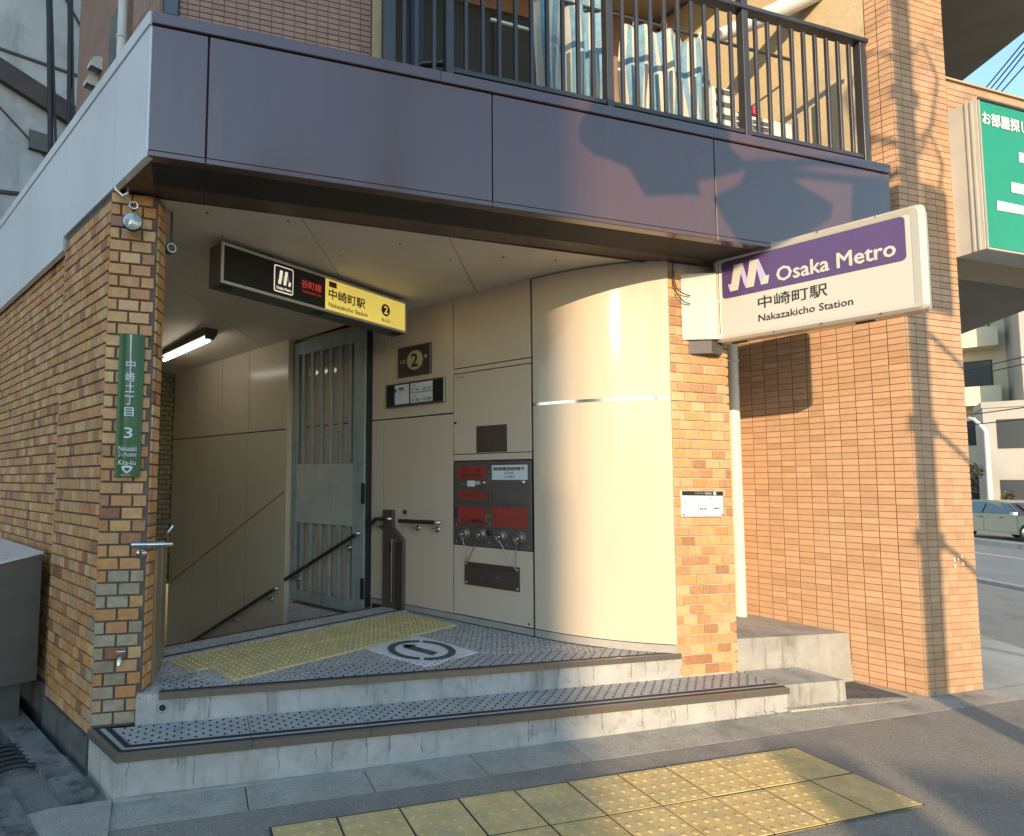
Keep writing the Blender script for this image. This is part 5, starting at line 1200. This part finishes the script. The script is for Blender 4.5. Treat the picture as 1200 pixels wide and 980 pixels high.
# ------------------------------------------------------------------ behind the photographer: what throws the shadows
SV = -SUN_AZ; PV = V(-SV.y, SV.x, 0)      # along the shadows; to the left seen along them
base = V(5.165, 2.95, 0)-SV*5.2
up_ = thing('utility_pole', (base.x, base.y, gz(base.x, base.y)), 'slim concrete utility pole with signal heads and boxes shaped from their shadows, behind the viewpoint', 'utility pole')
mb = MB(); mb.tube([(base.x, base.y, -.3), (base.x, base.y, 5), (base.x, base.y, 11)], [.095, .092, .085], 16); mb.build('pole', 'pole', up_)
def up_box(p0, p1, z0, z1, d0, d1, nm, m='pole'):
    mb = MB(); mb.box(base+PV*p0+SV*d0+V(0, 0, z0), PV*(p1-p0), SV*(d1-d0), (0, 0, z1-z0)); return mb.build(nm, m, up_)
up_box(-.34, -.10, 4.32, 5.25, -.1, .12, 'switch_box')
for z in (2.52, 3.35, 5.9): up_box(-.13, .12, z, z+.07, -.11, .11, 'clamp')
for z in (2.45, 3.28, 4.0):
    mb = MB(); mb.tube([base-PV*.1+V(0, 0, z+.1), base-PV*.3+V(0, 0, z-.02), base-PV*.9+V(0, 0, z-.42), base-PV*2.2+V(0, 0, z-.9)], .022, 6); mb.build('stay_cable', 'cable', up_)
for s_, z, ln in ((-1, 5.6, .9), (-1, 6.3, .8), (1, 5.5, 1.0), (1, 6.2, .7), (-1, 4.9, .6)):
    mb = MB(); mb.tube([base+V(0, 0, z)+PV*s_*.09, base+V(0, 0, z+.15)+PV*s_*.2, base+V(0, 0, z-.1)+PV*s_*.32, base+V(0, 0, z-.5)+PV*s_*.24, base+V(0, 0, z-ln)+PV*s_*.1], .018, 6); mb.build('cable_loop', 'cable', up_)
TE = math.tan(SUN_EL)
def cast(pts, d0, d1, nm, m='pole'):      # unseen part shaped from its shadow outline on the fascia, hung across the sun
    A, B = [], []
    for u_, z_ in pts:
        X_ = V(u_, 2.92, 0); t_ = (X_-base).dot(SV); p_ = (X_-base).dot(PV)
        A.append(base+PV*p_+SV*d0+V(0, 0, z_+(t_-d0)*TE)); B.append(base+PV*p_+SV*d1+V(0, 0, z_+(t_-d0)*TE))
    mb = MB(); mb.face(A); mb.face(list(reversed(B))); n_ = len(A)
    for k in range(n_): mb.face([A[k], A[(k+1) % n_], B[(k+1) % n_], B[k]])
    return mb.build(nm, m, up_)
cast([(2.24, 3.70), (2.30, 3.80), (2.38, 3.95), (3.40, 3.97), (3.42, 3.76), (3.52, 3.70), (3.52, 3.64), (3.12, 3.50), (3.16, 3.42), (2.95, 3.39), (2.72, 3.35), (2.6, 3.52), (2.33, 3.57), (2.25, 3.63)], -.06, .06, 'signal_head')
cast([(3.27, 3.40), (3.5, 3.53), (3.56, 3.66), (3.9, 3.68), (4.02, 3.6), (4.33, 3.5), (4.3, 3.41), (3.85, 3.12), (3.5, 3.1), (3.4, 3.21)], -.05, .05, 'signal_head')
cast([(3.5, 3.70), (4.2, 3.83), (5.2, 3.93), (5.2, 3.88), (4.2, 3.78), (3.55, 3.64)], -.03, .03, 'arm')
cast([(3.7, 3.69), (4.1, 3.72), (5.2, 3.80), (5.2, 3.75), (4.1, 3.67), (3.7, 3.63)], -.03, .03, 'arm')
cast([(4.50, 3.45), (4.53, 3.66), (4.70, 3.76), (5.1, 3.78), (5.1, 3.0), (4.5, 3.0)], -.05, .05, 'terminal_box')
cornr = V(2.25, 2.95, 0)-SV*34
bl = thing('street_building', (cornr.x, cornr.y, 0), 'tall plain building across the street behind the viewpoint', 'building')
mb = MB(); q = [cornr, cornr+PV*16, cornr+PV*16-SV*10, cornr-SV*10]; mb.prism([(p.x, p.y) for p in q], -.3, 22); mb.build('wall', 'facade', bl)
FRb = Fr((cornr.x, cornr.y), SV)
for f in range(7):
    for b in range(5):
        mb = MB(); a0 = 2.9+3.1*b; FRb.box(mb, a0-1.7, a0, .9+3*f, 2.4+3*f, .001, .05); wn_ = mb.build('window', 'rubber', bl)
        mb = MB(); FRb.box(mb, a0-1.62, a0-.08, .98+3*f, 2.32+3*f, .051, .06); mb.build('pane', 'glass', wn_)
tk = thing('shade_box_truck', (0, 0, 0), 'unseen white box truck added behind the viewpoint to shade the footway', 'truck')  # added out of view, its tops sized to shade the footway
tc = V(3.15, 2.35, 0)-SV*12; WL[tk.name] = V(tc.x, tc.y, gz(tc.x, tc.y)); tk.location = WL[tk.name]
def tkb(p0, p1, z0, z1, d0, d1, nm, m):
    mb = MB(); mb.cham(tc-PV*p1+SV*d1+V(0, 0, z0), PV*(p1-p0), -SV*(d1-d0), (0, 0, z1-z0), .02); return mb.build(nm, m, tk)
tkb(.45, 4.2, .7, 3.08, -1.1, 1.0, 'cargo_box', 'white'); tkb(-.12, .30, .7, 3.28, -.4, .4, 'shade_peak_unit', 'white'); tkb(-1.4, -.2, .45, 2.4, -1, .9, 'cab', 'white'); tkb(-1.4, 4.2, .45, .69, -.9, .8, 'chassis', 'rubber')
for p in (-.7, 3.2):
    for d in (-.95, .75):
        mb = MB(); mb.lathe(tc-PV*p+SV*d+V(0, 0, .4), SV, [(0, 0), (.4, 0), (.4, .22), (0, .22)], 18); mb.build('wheel', 'tyre', tk)

# fallen leaves and grit along the kerb
mb = MB()
for _ in range(150):
    x, y = random.gauss(4.2, .55), 2.99-abs(random.gauss(0, .07)); z = gz(x, y)+.03; a = random.uniform(0, 6.28); r = random.uniform(.004, .013)
    mb.face([V(x+r*cos(a+t_)*(1 if k_ % 2 else .5), y+r*sin(a+t_)*(1 if k_ % 2 else .5), z+random.uniform(0, .004)) for k_, t_ in enumerate((0, 1.57, 3.14, 4.71))])
for _ in range(120):
    x, y = random.uniform(-.3, 6), random.uniform(1.5, 2.72); z = gz(x, y)+.002; a = random.uniform(0, 6.28); r = random.uniform(.002, .006)
    mb.face([V(x+r*cos(a+t_), y+r*sin(a+t_), z+random.uniform(0, .002)) for t_ in (0, 2.1, 4.2)])
mb.build('leaf_litter', 'leaf', kind='stuff')
